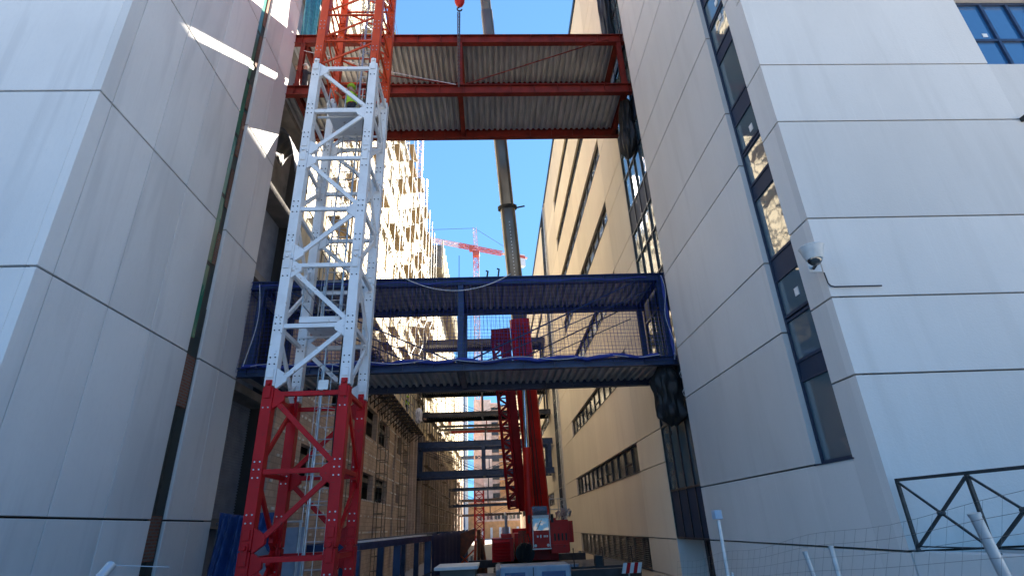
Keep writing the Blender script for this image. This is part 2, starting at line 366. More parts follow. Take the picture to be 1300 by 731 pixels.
# front window
def grid_window(parent, x0, x1, y, z0, z1, mull, trans, mf, mg):
    mb = MB(); w = .07
    mb.box(x0, x1, y, y + .12, z0, z0 + w); mb.box(x0, x1, y, y + .12, z1 - w, z1)
    for xx in [x0, x1 - w] + [m_ - w / 2 for m_ in mull]: mb.box(xx, xx + w, y - .003, y + .117, z0 + w, z1 - w)
    cuts = [x0 + w] + [c for m_ in sorted(mull) for c in (m_ - w / 2, m_ + w / 2)] + [x1 - w]
    for t in trans:
        for i in range(0, len(cuts), 2): mb.box(cuts[i], cuts[i + 1], y + .003, y + .11, t - w / 2, t + w / 2)
    f = mb.build('window', mf, parent)
    MB().box(x0 + w, x1 - w, y + .05, y + .065, z0 + w, z1 - w).build('pane', mg, f)
    return f
wf = grid_window(rb, 11.53, 13.6, YF + .11, 10.86, 12.98, [12.28, 12.95], [11.72], M['frame_blue'], M['glass_blue'])
mb = MB(); mb.box(11.98, 12.1, YF + .148, YF + .158, 11.86, 11.97); mb.build('sticker', M['whitepaint'], wf)
MB().box(11.56, 11.62, YF - .12, YF - .002, 9.14, 9.24).build('wall_bracket', M['black'], rb)
# plinth under the ledge
MB().box(XR + .32, 12, YF + .02, YF + .03, 1.0, 1.02)

# ------------------------------------------------------------------ left near block
lb = thing('concrete_building', 'blue-grey precast concrete building filling the left of the picture, split by a dark unglazed slot', 'building', (-14, 13, 0))
YF2 = 9.36; YE2 = 17.95; SL0, SL1 = 14.83, 15.5
zl = [-3, 2.1, 6.48, 10.86, 15.24, 19.6, 24.0, 25.4]
TOPL = 25.4
mb = MB(); cladding(mb, 'x', XL - .2, XL, [(YF2 + .001, 0), (9.78, .022), (11.43, .022), (13.05, .016), (SL0, 0), (SL1, 0), (16.75, .014), (YE2, 0)], [(q, .044) for q in zl], holes=[(SL0, SL1, -9, 99)])
mb.build('wall', M['conc_l'], lb, bevel=.012)
mb = MB(); cladding(mb, 'y', YF2, YF2 + .2, [(-24, 0), (-18, .02), (XL - .2, 0)], [(q, .05) for q in zl]); mb.build('wall', M['conc_l'], lb, bevel=.012)
mb = MB(); mb.box(XL - .26, XL - .204, YF2 + .06, SL0 - .002, -3, TOPL); mb.box(XL - .26, XL - .204, SL1 + .02, YE2 - .05, -3, TOPL); mb.box(-24, XL - .26, YF2 + .204, YF2 + .26, -3, TOPL)
mb.build('joint_backing', M['joint'], lb)
mb = MB(); mb.box(-24, XL - .3, YF2 + .3, YE2 - .06, TOPL - .3, TOPL - .05); mb.box(-24, XL - .26, YE2 - .05, YE2, -3, TOPL); mb.build('core', M['rawconc'], lb)
# slot: brick inner lining, dark back, strips of green film
mb = MB(); mb.box(XL - .2, XL - .10, SL0 + .001, SL1 - .001, -3, TOPL); mb.build('slot_back', M['slotdark'], lb)
mb = MB(); mb.box(XL - .099, XL - .05, SL0 + .002, SL1 - .08, 5.0, 6.45); mb.box(XL - .099, XL - .05, SL0 + .002, SL1 - .12, 1.15, 2.2)
for i in range(7): mb.box(XL - .099, XL - .06, SL1 - .26, SL1 - .1, 9.5 + i * 2.1, 10.6 + i * 2.1 + .4 * (i % 3))
build_each(mb, 'infill', M['brick'], lb)
mb = MB()
for i in range(7):
    za = 7.0 + i * 2.5; mb.box(XL - .095, XL - .09, SL0 + .01, SL0 + .34 + .05 * (i % 2), za, za + 2.35)
build_each(mb, 'protective_film', M['greenfilm'], lb)
mb = MB(); mb.tube([(XL - .06, SL0 + .3 + .1 * math.sin(i), -2 + i * 1.1) for i in range(8)], .01, 5); mb.tube([(XL - .04, SL1 - .1, -3), (XL - .04, SL1 - .1, 8)], .01, 5); build_each(mb, 'cable', M['steelrope'], lb)

# ------------------------------------------------------------------ right far building
XF = 6.65; TF = 35.8
fb = thing('concrete_building', 'sand-coloured concrete building with long ribbon windows beyond the right bridge ends', 'building', (14, 60, -1.75))
heads = [.95, 4.93, 9.42] + [9.42 + 4.37 * i for i in range(1, 6)]
RIB = [(25.3, 45.2), (63, 84), (88, 110), (114, 136)]
holes = [(a, b, h - 1.27, h) for a, b in RIB for h in heads]
zc = [-3, TF]; 
for h in heads: zc += [h - 1.27, h]
cuts = [(21.4, 0), (25.3, .02), (35.2, .012), (45.2, .02), (53.6, 0)]
mb = MB()
cladding(mb, 'x', XF, XF + .25, cuts, [(q, .035) for q in zc], holes)
cladding(mb, 'x', XF, XF + .25, [(58, 0), (63, .02), (73.5, .012), (84, .02), (88, .02), (110, 0), (114, .02), (136, .02), (150, 0)], [(q, .035) for q in zc], holes)
mb.build('wall', M['conc_far'], fb)
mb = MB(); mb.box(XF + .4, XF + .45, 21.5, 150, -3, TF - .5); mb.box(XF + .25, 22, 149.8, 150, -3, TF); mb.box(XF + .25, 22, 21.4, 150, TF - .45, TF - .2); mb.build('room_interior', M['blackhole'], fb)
mb = MB(); mb.box(XF - .12, XF + .4, 16.9, 150, TF, TF + .35); mb.box(XF - .05, XF + .3, 16.9, 150, TF + .35, TF + .42); mb.build('coping', M['frame_blue'], fb)
mb = MB(); mb.box(XF + .252, XF + .31, 21.4, 25.3, -3, TF - .5); mb.box(XF + .252, XF + .31, 45.2, 53.6, -3, TF - .5); mb.box(XF + .252, XF + .31, 58, 63, -3, TF - .5); mb.box(XF + .252, XF + .31, 84, 88, -3, TF - .5); mb.box(XF + .252, XF + .31, 110, 114, -3, TF - .5); mb.box(XF + .252, XF + .31, 136, 150, -3, TF - .5)
for a, b in RIB:
    zz = -3
    for h in heads: mb.box(XF + .252, XF + .31, a, b, zz, h - 1.3); zz = h + .03
    mb.box(XF + .252, XF + .31, a, b, zz, TF - .5)
mb.build('joint_backing', M['joint'], fb)
for k, (a, b) in enumerate(RIB):
    for i, h in enumerate(heads):
        mb = MB(); s0, s1 = h - 1.265, h - .005; xx = XF + .12; n = 12 if k == 0 else 10
        mb.box(xx, xx + .1, a, b, s0, s0 + .06); mb.box(xx, xx + .1, a, b, s1 - .06, s1)
        st = (b - a) / n
        for j in range(n + 1):
            y = min(max(a + j * st, a + .03), b - .03); mb.box(xx - .004, xx + .096, y - .03, y + .03, s0 + .06, s1 - .06)
        if i == 0 and k == 0:
            q = s0 + .1
            while q < s1 - .1: mb.box(xx + .02, xx + .06, a + .9, b - .03, q, q + .035); q += .085
        else:
            for j in range(n):
                if (j * 7 + i * 3) % 5 < 2: mb.box(xx + .01, xx + .05, a + j * st + .03, a + j * st + .09, s0 + .06, s1 - .06); mb.box(xx + .012, xx + .05, a + j * st + .09, a + (j + 1) * st - .03, s0 + .5, s0 + .55)
        w = mb.build('window', M['louvre'] if (i == 0 and k == 0) else M['frame'], fb)
        mb = MB(); mb.box(xx + .065, xx + .075, a, b, s0 + .06, s1 - .06); p_ = mb.build('pane', M['glass_far'], w)
        mb = MB(); mb.box(XF - .03, XF + .115, a - .02, b + .02, s0 - .03, s0 - .002); mb.build('sill', M['frame'], w)
# blinds drawn behind some panes
mb = MB()
for i, h in enumerate(heads):
    for j in range(12):
        if random.random() < .3: mb.box(XF + .26, XF + .27, 25.4 + j * 1.66, 26.9 + j * 1.66, h - 1.25 + random.random() * .8, h)
build_each(mb, 'blind', M['whitepaint'], fb)
# full-height glazed strips where the bridges land
def glazed_strip(y0, y1, n, x):
    mb = MB()
    def zr(): return [1.0, 2.6, 4.95, 6.2, 9.3, 10.55, 12.3, 13.65, 14.9, 16.7, 18.0, 19.2, 21.2, 22.4, 23.6, 25.4, 26.7, 28, 29.8, 31, 32.3, TF - .5]
    zs = zr(); sp = [(1.0, 2.6), (4.95, 6.2), (9.3, 10.55), (13.65, 14.9), (18.0, 19.2), (22.4, 23.6), (26.7, 28), (31, 32.3)]
    w = .07; st = (y1 - y0) / n
    ysm = [y0 + w / 2 + .002 + (y1 - y0 - w) * j / n for j in range(n + 1)]
    for y in ysm: mb.box(x, x + .12, y - w / 2, y + w / 2, 1, TF - .5)
    for z in zs:
        for a, b in zip(ysm, ysm[1:]): mb.box(x + .003, x + .11, a + w / 2, b - w / 2, z - w / 2, z + w / 2)
    f = mb.build('window', M['frame'], fb)
    mb = MB()
    for a, b in sp: mb.box(x + .04, x + .055, y0 + w, y1 - w, a + w / 2, b - w / 2)
    build_each(mb, 'spandrel_panel', M['spandrel'], f)
    mb = MB()
    for a, b in zip(zs, zs[1:]):
        if (a, b) not in sp: mb.box(x + .06, x + .07, y0 + w, y1 - w, a + w / 2, b - w / 2)
    build_each(mb, 'pane', M['glass'], f)
glazed_strip(16.9, 21.4, 5, XF + .02)
glazed_strip(53.6, 58, 4, XF + .02)
mb = MB(); mb.box(XF + .9, XF + 1.0, 16.9, 21.4, -3, 1.0); mb.box(XF, XF + .9, 21.35, 21.4, -3, .96); mb.build('entrance_recess', M['conc_r'], fb)
mb = MB()
for j in range(7): mb.box(XF + .25, XF + .31, 17.0 + j * .35, 17.2 + j * .35, -3, .94)
build_each(mb, 'door_leaf', M['frame'], fb)
mb = MB(); mb.tube([(XF - .12, 53.4, -1.7), (XF - .12, 53.4, TF)], .09, 8)
for z in range(0, 36, 3): mb.box(XF - .22, XF - .002, 53.28, 53.52, z, z + .06)
mb.build('downpipe', M['galv'], fb)
mb = MB(); mb.box(XF - .1, XF - .01, 52.6, 52.72, -1.7, TF); mb.build('expansion_joint', M['conc_r'], fb)
mb = MB(); mb.box(21.4, 22, 20, 150, -3, TF); mb.box(XF + .3, 22, 16.95, 17.0, 24, TF); mb.build('core', M['rawconc'], fb)

# ------------------------------------------------------------------ left far building (under construction)
fl = thing('unfinished_building', 'tall unfinished cream block with raw ochre lower storeys and rows of openings on the left', 'building', (-14, 60, -1.75))
HL = 42
mb = MB()     # openings on the facade
openings = []
YL0, YL1 = 21.7, 160
for (a, b, c, d) in ((37.2, 40.8, 7.7, 9.7), (41.8, 45.6, 7.7, 9.6), (37.0, 40.6, 3.6, 5.3), (41.3, 45.8, 3.6, 5.3), (50, 52.4, 8, 9.6), (50.3, 52, 3.9, 5.4), (54, 56, 7.2, 8.9), (60, 62.2, 4.2, 6.2), (25, 27, 3.85, 5.4), (29, 31.2, 3.85, 5.4), (25, 27, 7.9, 9.6), (29, 31.2, 7.9, 9.6)): openings.append((a, b, c, d))
lowcols = sorted({v for o in openings for v in o[:2]} | {YL0, 48.4, 49.3, YL1})
holesL = openings + [(48.4, 49.3, -1, 10.4)]
cladding(mb, 'x', XL - .35, XL, [(u, 0) for u in lowcols], [(q, 0) for q in sorted({-3.0, -1, 10.4, 12.2} | {v for o in openings for v in o[2:]})], holesL)
mb.build('wall', M['ochre'], fl)
ups = []; y = 23.5; k = 0
while y < 156:
    ups.append((y, y + .85)); y += 3.55 if k % 3 else 4.6; k += 1
zup = [(13.3 + 4.1 * i, 15.1 + 4.1 * i) for i in range(7)]
holesU = [(a, b, c, d) for a, b in ups for c, d in zup]
mb = MB(); cladding(mb, 'x', XL - .35, XL, [(u, 0) for u in sorted({YL0, 45.0} | {v for a in ups for v in a if v < 45})], [(q, 0) for q in [12.2] + [v for a in zup for v in a] + [HL]], holesU)
cladding(mb, 'x', XL - .35, XL, [(u, 0) for u in sorted({45.0, YL1} | {v for a in ups for v in a if v > 45})], [(q, 0) for q in [12.2] + [v for a in zup for v in a if v < 38.9] + [39.0]], holesU)
mb.build('wall', M['stucco'], fl)
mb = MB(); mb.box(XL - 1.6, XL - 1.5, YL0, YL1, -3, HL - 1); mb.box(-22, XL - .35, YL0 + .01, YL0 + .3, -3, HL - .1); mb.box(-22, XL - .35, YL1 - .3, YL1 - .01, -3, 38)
mb.build('interior', M['blackhole'], fl)
mb = MB()
for i in range(11):
    zz = 2.6 + 4.1 * i - 1.9
    if zz < HL - 2: mb.box(XL - 1.5, XL - .36, YL0 + .3, YL1 - .4 if zz < 37 else 45, zz, zz + .3)
build_each(mb, 'floor_slab', M['rawconc'], fl)
mb = MB(); mb.box(XL - 4, XL + .15, YL0, 45, HL, HL + .3); mb.box(XL - 4, XL + .12, 45.01, 71, 39.02, 39.3); build_each(mb, 'coping', M['stucco'], fl)
# the rough relief of the upper facade: piers, ledges, rebated strips
mb = MB()
for a, b in ups[1::2]:
    mb.box(XL + .002, XL + .10, b + .5, b + .8, 12.4, 39 if a > 45 else HL)
for c, d in zup:
    mb.box(XL + .003, XL + .05, YL0, YL1 if d < 37 else 45, d + .75, d + .85)
build_each(mb, 'pier', M['stucco'], fl)
mb = MB(); rr = random.Random(3)
for a, b in ups:
    for c, d in zup:
        if d > 38.5 and a > 45: continue
        mb.box(XL - .1, XL + .06, a - .05, b + .05, c - .08, c - .002)
        if rr.random() < .55: mb.box(XL - .1, XL + .06, a - .06, a - .002, c, d); 
        if rr.random() < .3: mb.box(XL + .004, XL + .2, a + .2, b - .1, d + .3, d + .36)
build_each(mb, 'sill', M['rawconc'], fl)
# windows partly fitted
mb = MB()
for i, (a, b) in enumerate(ups):
    for j, (c, d) in enumerate(zup):
        if (i * 5 + j * 3) % 4 == 0 and not (d > 38.5 and a > 45):
            mb.box(XL - .3, XL - .24, a, a + .07, c, d); mb.box(XL - .3, XL - .24, b - .07, b, c, d); mb.box(XL - .302, XL - .238, a + .07, b - .07, c + 1, c + 1.07)
mb.build('window_frame', M['galv'], fl)
# overhanging top storey at the far end
mb = MB(); mb.box(-20, XL + 1.55, 71.5, 112, 37.2, 41); mb.build('overhanging_storey', M['rawconc'], fl)
mb = MB()
for i in range(15): mb.box(XL + 1.552, XL + 1.75, 72 + i * 2.4, 72.3 + i * 2.4, 36.6, 42)
mb.box(XL + 1.553, XL + 1.72, 71.5, 108, 38.9, 39.05); mb.build('edge_upstand', M['stucco'], fl)
# white render anchors on the ochre wall (rows of short ties)
mb = MB(); rr = random.Random(5)
for zz in [.6 + .98 * i for i in range(12)]:
    y = 22
    while y < 56:
        ln = rr.choice((.12, .2, .3, .9 if y > 45 else .2))
        if not any(a - .1 < y < b + .1 and c < zz < d for a, b, c, d in holesL) and rr.random() < .8: mb.box(XL + .002, XL + .04, y, y + ln, zz, zz + .095)
        y += ln + rr.uniform(.2, .4)
build_each(mb, 'wall_tie', M['whitepaint'], fl)
# lower glazed and brick bays farther along
mb = MB()
for y in (57, 59.5, 64, 66.5, 70, 73, 76.5, 80, 85, 90, 96, 102, 110, 118, 127, 138, 150): mb.box(XL + .002, XL + .45, y, y + .6, -2, 12)
build_each(mb, 'pier', M['ochre'], fl)
mb = MB()
for y in (67.2, 74, 81, 91): mb.box(XL + .003, XL + .2, y, y + 1.9, -2, 12)
build_each(mb, 'brick_infill', M['brick'], fl)
mb = MB()
for y in (60.5, 63, 71, 77.8, 82.5): mb.box(XL + .004, XL + .1, y, y + 1.4, -2, 11.6)
build_each(mb, 'dark_opening', M['glass_dark'], fl)
# recessed bay between the two left blocks
rc = MB(); rc.box(-9.75, -9.65, YE2, YL0, -3, HL - 1); rc.build('bay_back_wall', M['shutter'], fl)
mb = MB()
z = 2.3
while z < 6.25: mb.box(-9.65, -9.61, YE2 + .02, YL0 - .02, z, z + .05); z += .1
mb.build('ribbed_sheet', M['shutter'], fl)
mb = MB()
for zz in (1.9, 6.28, 10.6, 14.6, 19.0, 23.3, 27.7, 32): mb.box(-9.64, XL - .25, YE2 + .01, YL0 - .01, zz, zz + .3)
build_each(mb, 'floor_slab', M['rawconc'], fl)
mb = MB(); mb.box(-9.64, -9.58, YE2 + .03, YL0 - .02, 14.92, 18.95); mb.build('unfinished_wall', M['rawconc'], fl)
mb = MB(); mb.box(XL - .5, XL - .1, YL0 - .35, YL0 - .005, 6.6, 14.55); mb.build('column', M['rawconc'], fl)

# ------------------------------------------------------------------ end of the street
eb = thing('brick_building', 'low orange brick building with a strip of small windows at the street end', 'building', (0, 200, -1.75))
mb = MB(); mb.box(-9.0, 16, 200, 214, -3, 9.5); mb.build('wall', M['orange'], eb)
mb = MB(); mb.box(-9.2, 16.2, 199.8, 214, 9.5, 10.1); mb.build('coping', M['pink'], eb)
mb = MB(); mb.box(-6, 12, 199.9, 199.995, 3.5, 6.2); mb.build('window_band', M['pink'], eb)
for i in range(7):
    for k in (0, 1.1): MB().box(-5.2 + i * 2.6 + k, -4.3 + i * 2.6 + k, 199.8, 199.89, 4.1, 5.6).build('window', M['glass_dark'], eb)
mb = MB()
for i in range(6): mb.box(-7.5 + i * 3, -6.7 + i * 3, 199.9, 199.99, -1.7, 1.6)
build_each(mb, 'doorway', M['whitepaint'], eb)
tw = thing('brick_building', 'tall orange and pale pink apartment tower rising behind the far footbridges', 'building', (2, 220, -1.75))
mb = MB(); mb.box(2.5, 22, 222, 240, -3, 47); mb.build('wall', M['orange'], tw)
mb = MB(); mb.box(-7.5, -.5, 221, 240, -3, 50); mb.build('wall', M['pink'], tw)
mb = MB(); mb.box(-.5, 2.5, 223, 240, -3, 49); mb.build('wall', M['pink'], tw)
mb = MB()
for i in range(11):
    zz = 12 + 3.4 * i
    mb.box(-.3, 2.3, 222.7, 222.95, zz, zz + 1.8)
build_each(mb, 'window', M['glass_far'], tw)
mb = MB()
for i in range(10):
    zz = 12 + 3.4 * i
    mb.box(2.5, 12, 220.8, 221.98, zz - .4, zz - .15); mb.box(-6.5, -1.5, 220.7, 220.95, zz, zz + 1.4) if i % 2 else None
build_each(mb, 'balcony', M['pink'], tw)
mb = MB(); mb.box(-7, 22, 222.02, 240, 47, 47.7); mb.build('coping', M['pink'], tw)
gt = thing('glass_building', 'slim blue glazed building just right of the long left facade, far down the street', 'building', (-12, 190, -1.75))
MB().box(-16, -9.5, 190, 205, -3, 46).build('wall', M['palegrey'], gt)
mb = MB()
for i in range(12):
    for j in range(3): mb.box(-15.6 + j * 2.1, -13.9 + j * 2.1, 189.8, 189.98, 2 + i * 3.6, 4.8 + i * 3.6)
build_each(mb, 'window', M['glass_blue'], gt)
MB().box(-9.45, -8.6, 188, 191, -2, 44).build('corner_pier', M['whitepaint'], gt)

# ------------------------------------------------------------------ footbridges
def ibeam_x(mb, x0, x1, y, z0, z1, fw=.24, t=.03):
    mb.box(x0, x1, y - fw / 2, y + fw / 2, z0, z0 + t); mb.box(x0, x1, y - fw / 2, y + fw / 2, z1 - t, z1)
    mb.box(x0 + .002, x1 - .002, y - .012, y + .012, z0 + t, z1 - t)
def ibeam_y(mb, y0, y1, x, z0, z1, fw=.2, t=.025):
    mb.box(x - fw / 2, x + fw / 2, y0, y1, z0, z0 + t); mb.box(x - fw / 2, x + fw / 2, y0, y1, z1 - t, z1)
    mb.box(x - .012, x + .012, y0 + .002, y1 - .002, z0 + t, z1 - t)
def decking(x0, x1, y0, y1, z, pitch=.27, d=.10):
    mb = MB(); n = int((x1 - x0) / pitch); pts = []
    for i in range(n):
        x = x0 + i * pitch; pts += [(x, 0), (x + pitch * .35, 0), (x + pitch * .5, d), (x + pitch * .85, d)]
    pts.append((x0 + n * pitch, 0))
    vs = [(x, y, z + h) for y in (y0, y1) for x, h in pts]; k = len(pts)
    mb.add(vs, [(i, i + 1, i + 1 + k, i + k) for i in range(k - 1)]); return mb
def bridge(name, label, Y0, Y1, z0, z1, bd, xl, xr, mb_, posts, endposts=True, group=None, floor=True, roof=True, rods=True, detail=True, deckm=None, pw=.1, roof_lift=0):
    t = thing(name, label, 'footbridge', ((xl + xr) / 2, (Y0 + Y1) / 2, z0), group)
    for Y in (Y0, Y1):
        for (a, b) in ((z0, z0 + bd), (z1 - bd, z1)):
            mb = MB(); ibeam_x(mb, xl, xr, Y, a, b)
            if detail:
                x = xl + .6
                while x < xr: mb.box(x, x + .012, Y - .11, Y - .013, a + .03, b - .03); x += 1.05
            mb.build('beam', mb_, t)
    for p in posts:
        for Y in (Y0, Y1):
            mb = MB(); a, b = z0 + bd + .002, z1 - bd - .002
            mb.box(p - pw, p + pw, Y - .1, Y - .08, a, b); mb.box(p - pw, p + pw, Y + .08, Y + .1, a, b); mb.box(p - .01, p + .01, Y - .08, Y + .08, a, b)
            mb.box(p - .14, p + .14, Y - .125, Y - .101, a, a + .1) if detail else None
            mb.build('post', mb_, t)
    xb = sorted(set(list(posts)))
    for p in xb:
        for (a, b) in ((z0 + .06, z0 + bd - .1), (z1 - bd + .06, z1 - .16)):
            mb = MB(); ibeam_y(mb, Y0 + .125, Y1 - .125, p, a, b); mb.build('cross_beam', mb_, t)
    dm = deckm or M['deck']
    for ok, zz in ((floor, z0 + bd - .1), (roof, z1 + roof_lift - .12)):
        if not ok: continue
        d = decking(xl, xr, Y0 + .125, Y1 - .125, zz).build('deck', dm, t, solid=.004)
        MB().box(xl, xr, Y0 - .02 + .15, Y1 - .14, zz + .102, zz + .17).build('deck_slab', M['slab'], d)
    if rods:
        for Y in (Y0, Y1):
            mid = min(posts, key=lambda p: abs(p - (xl + xr) / 2)); s = -.06 if Y == Y0 else .06
            for (xa, xb2) in ((mid + .2, xr - .9), (mid - .2, xl + 1.2)):
                mb = MB(); mb.tube([(xa, Y + s, z0 + bd), (xb2, Y + s, z1 - bd + .1)], .028, 6); mb.build('tie_rod', mb_, t)
                mb = MB(); mb.tube([(xa + (.6 if xa > mid else -.6), Y + s * .4, z0 + bd), (xb2 + (.3 if xb2 > mid else -.3), Y + s * .4, z1 - bd - .35)], .02, 6); mb.build('tie_rod', mb_, t)
    return t
red = bridge('steel_footbridge', 'nearest red-oxide steel footbridge with corrugated decks, hanging from the crane chain', 18, 20.9, 19.0, 22.56, .5, XL - .3, 6.58, M['redbeam'], [-8.2, -1.08, 6.3], rods=False, roof_lift=0)
mb = MB(); mb.tube([(-.8, 17.92, 19.55), (5.9, 17.92, 22.3)], .028, 6); mb.build('tie_rod', M['redbeam'], red)
mb = MB(); mb.tube([(-1.3, 17.92, 19.52), (-4.6, 17.92, 20.15)], .03, 6); mb.build('tie_rod', M['redbeam'], red)
blue = bridge('steel_footbridge', 'nearest navy steel footbridge wrapped in blue netting, below the red one', 18, 20.95, 6.55, 10.08, .3, XL - .3, 6.58, M['navybeam'], [-8.2, -1.05, 6.35])
# netting on both long sides
def net(Y, x0, x1, z0, z1, pitch, parent, sag=.0, r=.004):
    mb = MB(); n = int((x1 - x0) / pitch); m_ = int((z1 - z0) / pitch); rr = random.Random(int(Y * 10))
    def f(u, v): 
        x = x0 + (x1 - x0) * u; z = z0 + (z1 - z0) * v
        return (x + .05 * math.sin(v * 5 + u * 9), Y + .05 * math.sin(u * 11) * math.sin(v * 3.1) + .03 * math.sin(u * 37 + v * 4), z + .05 * math.sin(u * 17) * v * (1 - v) * 2)
    for i in range(n + 1): mb.tube([f(i / n, k / 10) for k in range(11)], r, 3, cap=False)
    for j in range(m_ + 1): mb.tube([f(k / 40, j / m_) for k in range(41)], r, 3, cap=False)
    return mb.build('netting', M['bluenet'], parent)
net(17.82, XL, 6.5, 6.7, 10.0, .14, blue, r=.006); net(21.12, XL, 6.5, 6.7, 10.0, .14, blue, r=.006)
def sheetfn(p00, p10, p01, p11, amp, k1, k2, nrm):
    p00, p10, p01, p11, nrm = map(Vector, (p00, p10, p01, p11, nrm))
    def f(u, v):
        p = p00.lerp(p10, u).lerp(p01.lerp(p11, u), v)
        return p + nrm * amp * (math.sin(u * k1 + 2 * math.sin(v * 4)) * (.35 + .65 * v) + .5 * math.sin(u * k1 * 2.3 + v * k2))
    return f
# blue sheeting on the ends of the frame and the rolled net along the lower beam
mb = MB(); mb.grid(sheetfn((-8.55, 17.8, 9.9), (-6.6, 17.8, 9.9), (-8.55, 17.8, 6.75), (-6.6, 17.8, 6.7), .05, 12, 7, (0, 1, 0)), 24, 24)
mb.build('net_sheeting', M['bluenet'], blue, solid=.004) if False else None
rr = random.Random(2)
mb = MB(); mb.tube([(XL + .2 + i * .25, 17.80 + .03 * rr.uniform(-1, 1), 6.86 + .05 * math.sin(i * .9) + .02 * rr.uniform(-1, 1)) for i in range(58)], [.05 + .03 * rr.random() for _ in range(58)], 7)
mb.tube([(XL + .2 + i * .25, 17.79 + .03 * rr.uniform(-1, 1), 9.83 + .04 * math.sin(i * .7)) for i in range(58)], [.015 + .015 * rr.random() for _ in range(58)], 6)
mb.tube([(6.42, 17.78 + .02 * rr.uniform(-1, 1), 9.9 - i * .16) for i in range(20)], [.04 + .03 * rr.random() for _ in range(20)], 6)
mb.build('rolled_net', M['bluenet'], blue, smooth=True)
mb = MB(); mb.tube([(XL + .5 + i * .2, 17.73 + .02 * rr.uniform(-1, 1), 6.86 + .07 * math.sin(i * .45)) for i in range(71)], .011, 5)
mb.tube([(6.38 + .08 * math.sin(i * .5), 17.72, 9.9 - i * .17) for i in range(20)], .014, 5)
mb.tube([(6.55 + .1 * math.sin(i * .9), 17.7, 6.6 - i * .09) for i in range(16)], .016, 5)
mb.tube([(-8.25 + .15 * math.sin(i * .2), 17.72, 9.9 - i * .16) for i in range(20)], .014, 5)
mb.build('net_rope', M['whiterope'], blue, smooth=True)
# white rope hanging from the top beam
mb = MB(); mb.tube([(-3.2 + 4.0 * u, 17.75, 10.1 - .62 * 4 * u * (1 - u)) for u in [i / 24 for i in range(25)]], .017, 6)
tag(mb.build('rope', M['whiterope'], smooth=True), 'slack white rope hooked in a shallow loop over the navy bridge top beam', 'rope')
for (a, b, lab) in (((-.06, 18.1), .28, 'small black lifting eye, the left one standing on the navy bridge roof'), ((.36, 18.1), .36, 'small black lifting eye, the right one standing on the navy bridge roof')):
    mb = MB(); mb.box(a[0] - .04, a[0] + .04, 18.03, 18.17, 10.082, 10.12); mb.tube([(a[0] - .02, 18.1, 10.12), (a[0] + .03, 18.1, 10.12 + b), (a[0] - .05, 18.1, 10.14 + b)], .035, 6)
    tag(mb.build('lifting_eye', M['black'], smooth=True), lab, 'lifting eye', 'lifting eyes on the navy bridge')
# far bridges
NB = M['navybeam']; RBM = M['redbeam']; DB = M['darkbeam']
G = 'footbridges spanning the street farther off'
bridge('steel_footbridge', 'dark blue open footbridge frame whose left end meets the ochre wall', 60.5, 63.6, 6.7, 10.4, .62, XL, 6.6, NB, [-8.2, -1.05, 6.2], group=G, pw=.2, floor=False, roof=False, detail=False)
bridge('steel_footbridge', 'dark brown footbridge frame seen just under the navy bridge floor', 60.8, 63.8, 13.1, 16.5, .5, XL, 6.6, DB, [-8.2, -1.1, 6.3], group=G, detail=False)
bridge('steel_footbridge', 'brown footbridge seen through the netting of the navy bridge', 62, 65, 19.0, 22.6, .6, XL, 6.6, DB, [-8.2, -1.1, 6.3], group=G, detail=False)
bridge('steel_footbridge', 'dark red open footbridge frame high up beyond the brown one', 104, 107, 18.6, 21.8, .45, XL, 6.6, RBM, [-8.2, -1.1, 6.3], group=G, floor=False, roof=False, detail=False)
bridge('steel_footbridge', 'thin blue footbridge frame just above the rusty machinery, third blue one away', 104, 107, 5.2, 8.4, .4, XL, 6.6, NB, [-8.2, -1.1, 6.3], group=G, floor=False, roof=False, detail=False)
bridge('steel_footbridge', 'thin dark footbridge frame between the two blue far frames, behind the lattice jib', 84, 87, 12.9, 16.2, .35, XL, 6.6, DB, [-8.2, -1.1, 6.3], group=G, floor=False, roof=False, detail=False)
bridge('steel_footbridge', 'thin dark footbridge frame low in front of the brick tower, just above the farthest one', 120, 123, 9.0, 12.2, .4, XL, 6.6, DB, [-8.2, -1.1, 6.3], group=G, floor=False, roof=False, detail=False)
bridge('steel_footbridge', 'farthest low dark footbridge frame in front of the orange brick building', 138, 141, 4.2, 8.0, .5, -9, 6.6, DB, [-8, -1, 6.1], group=G, floor=False, roof=False, detail=False)
bridge('steel_footbridge', 'farthest upper blue footbridge frame in front of the orange and pink tower', 138, 141, 14.2, 18.0, .5, -9, 6.6, NB, [-8, -1, 6.1], group=G, floor=False, roof=False, detail=False)

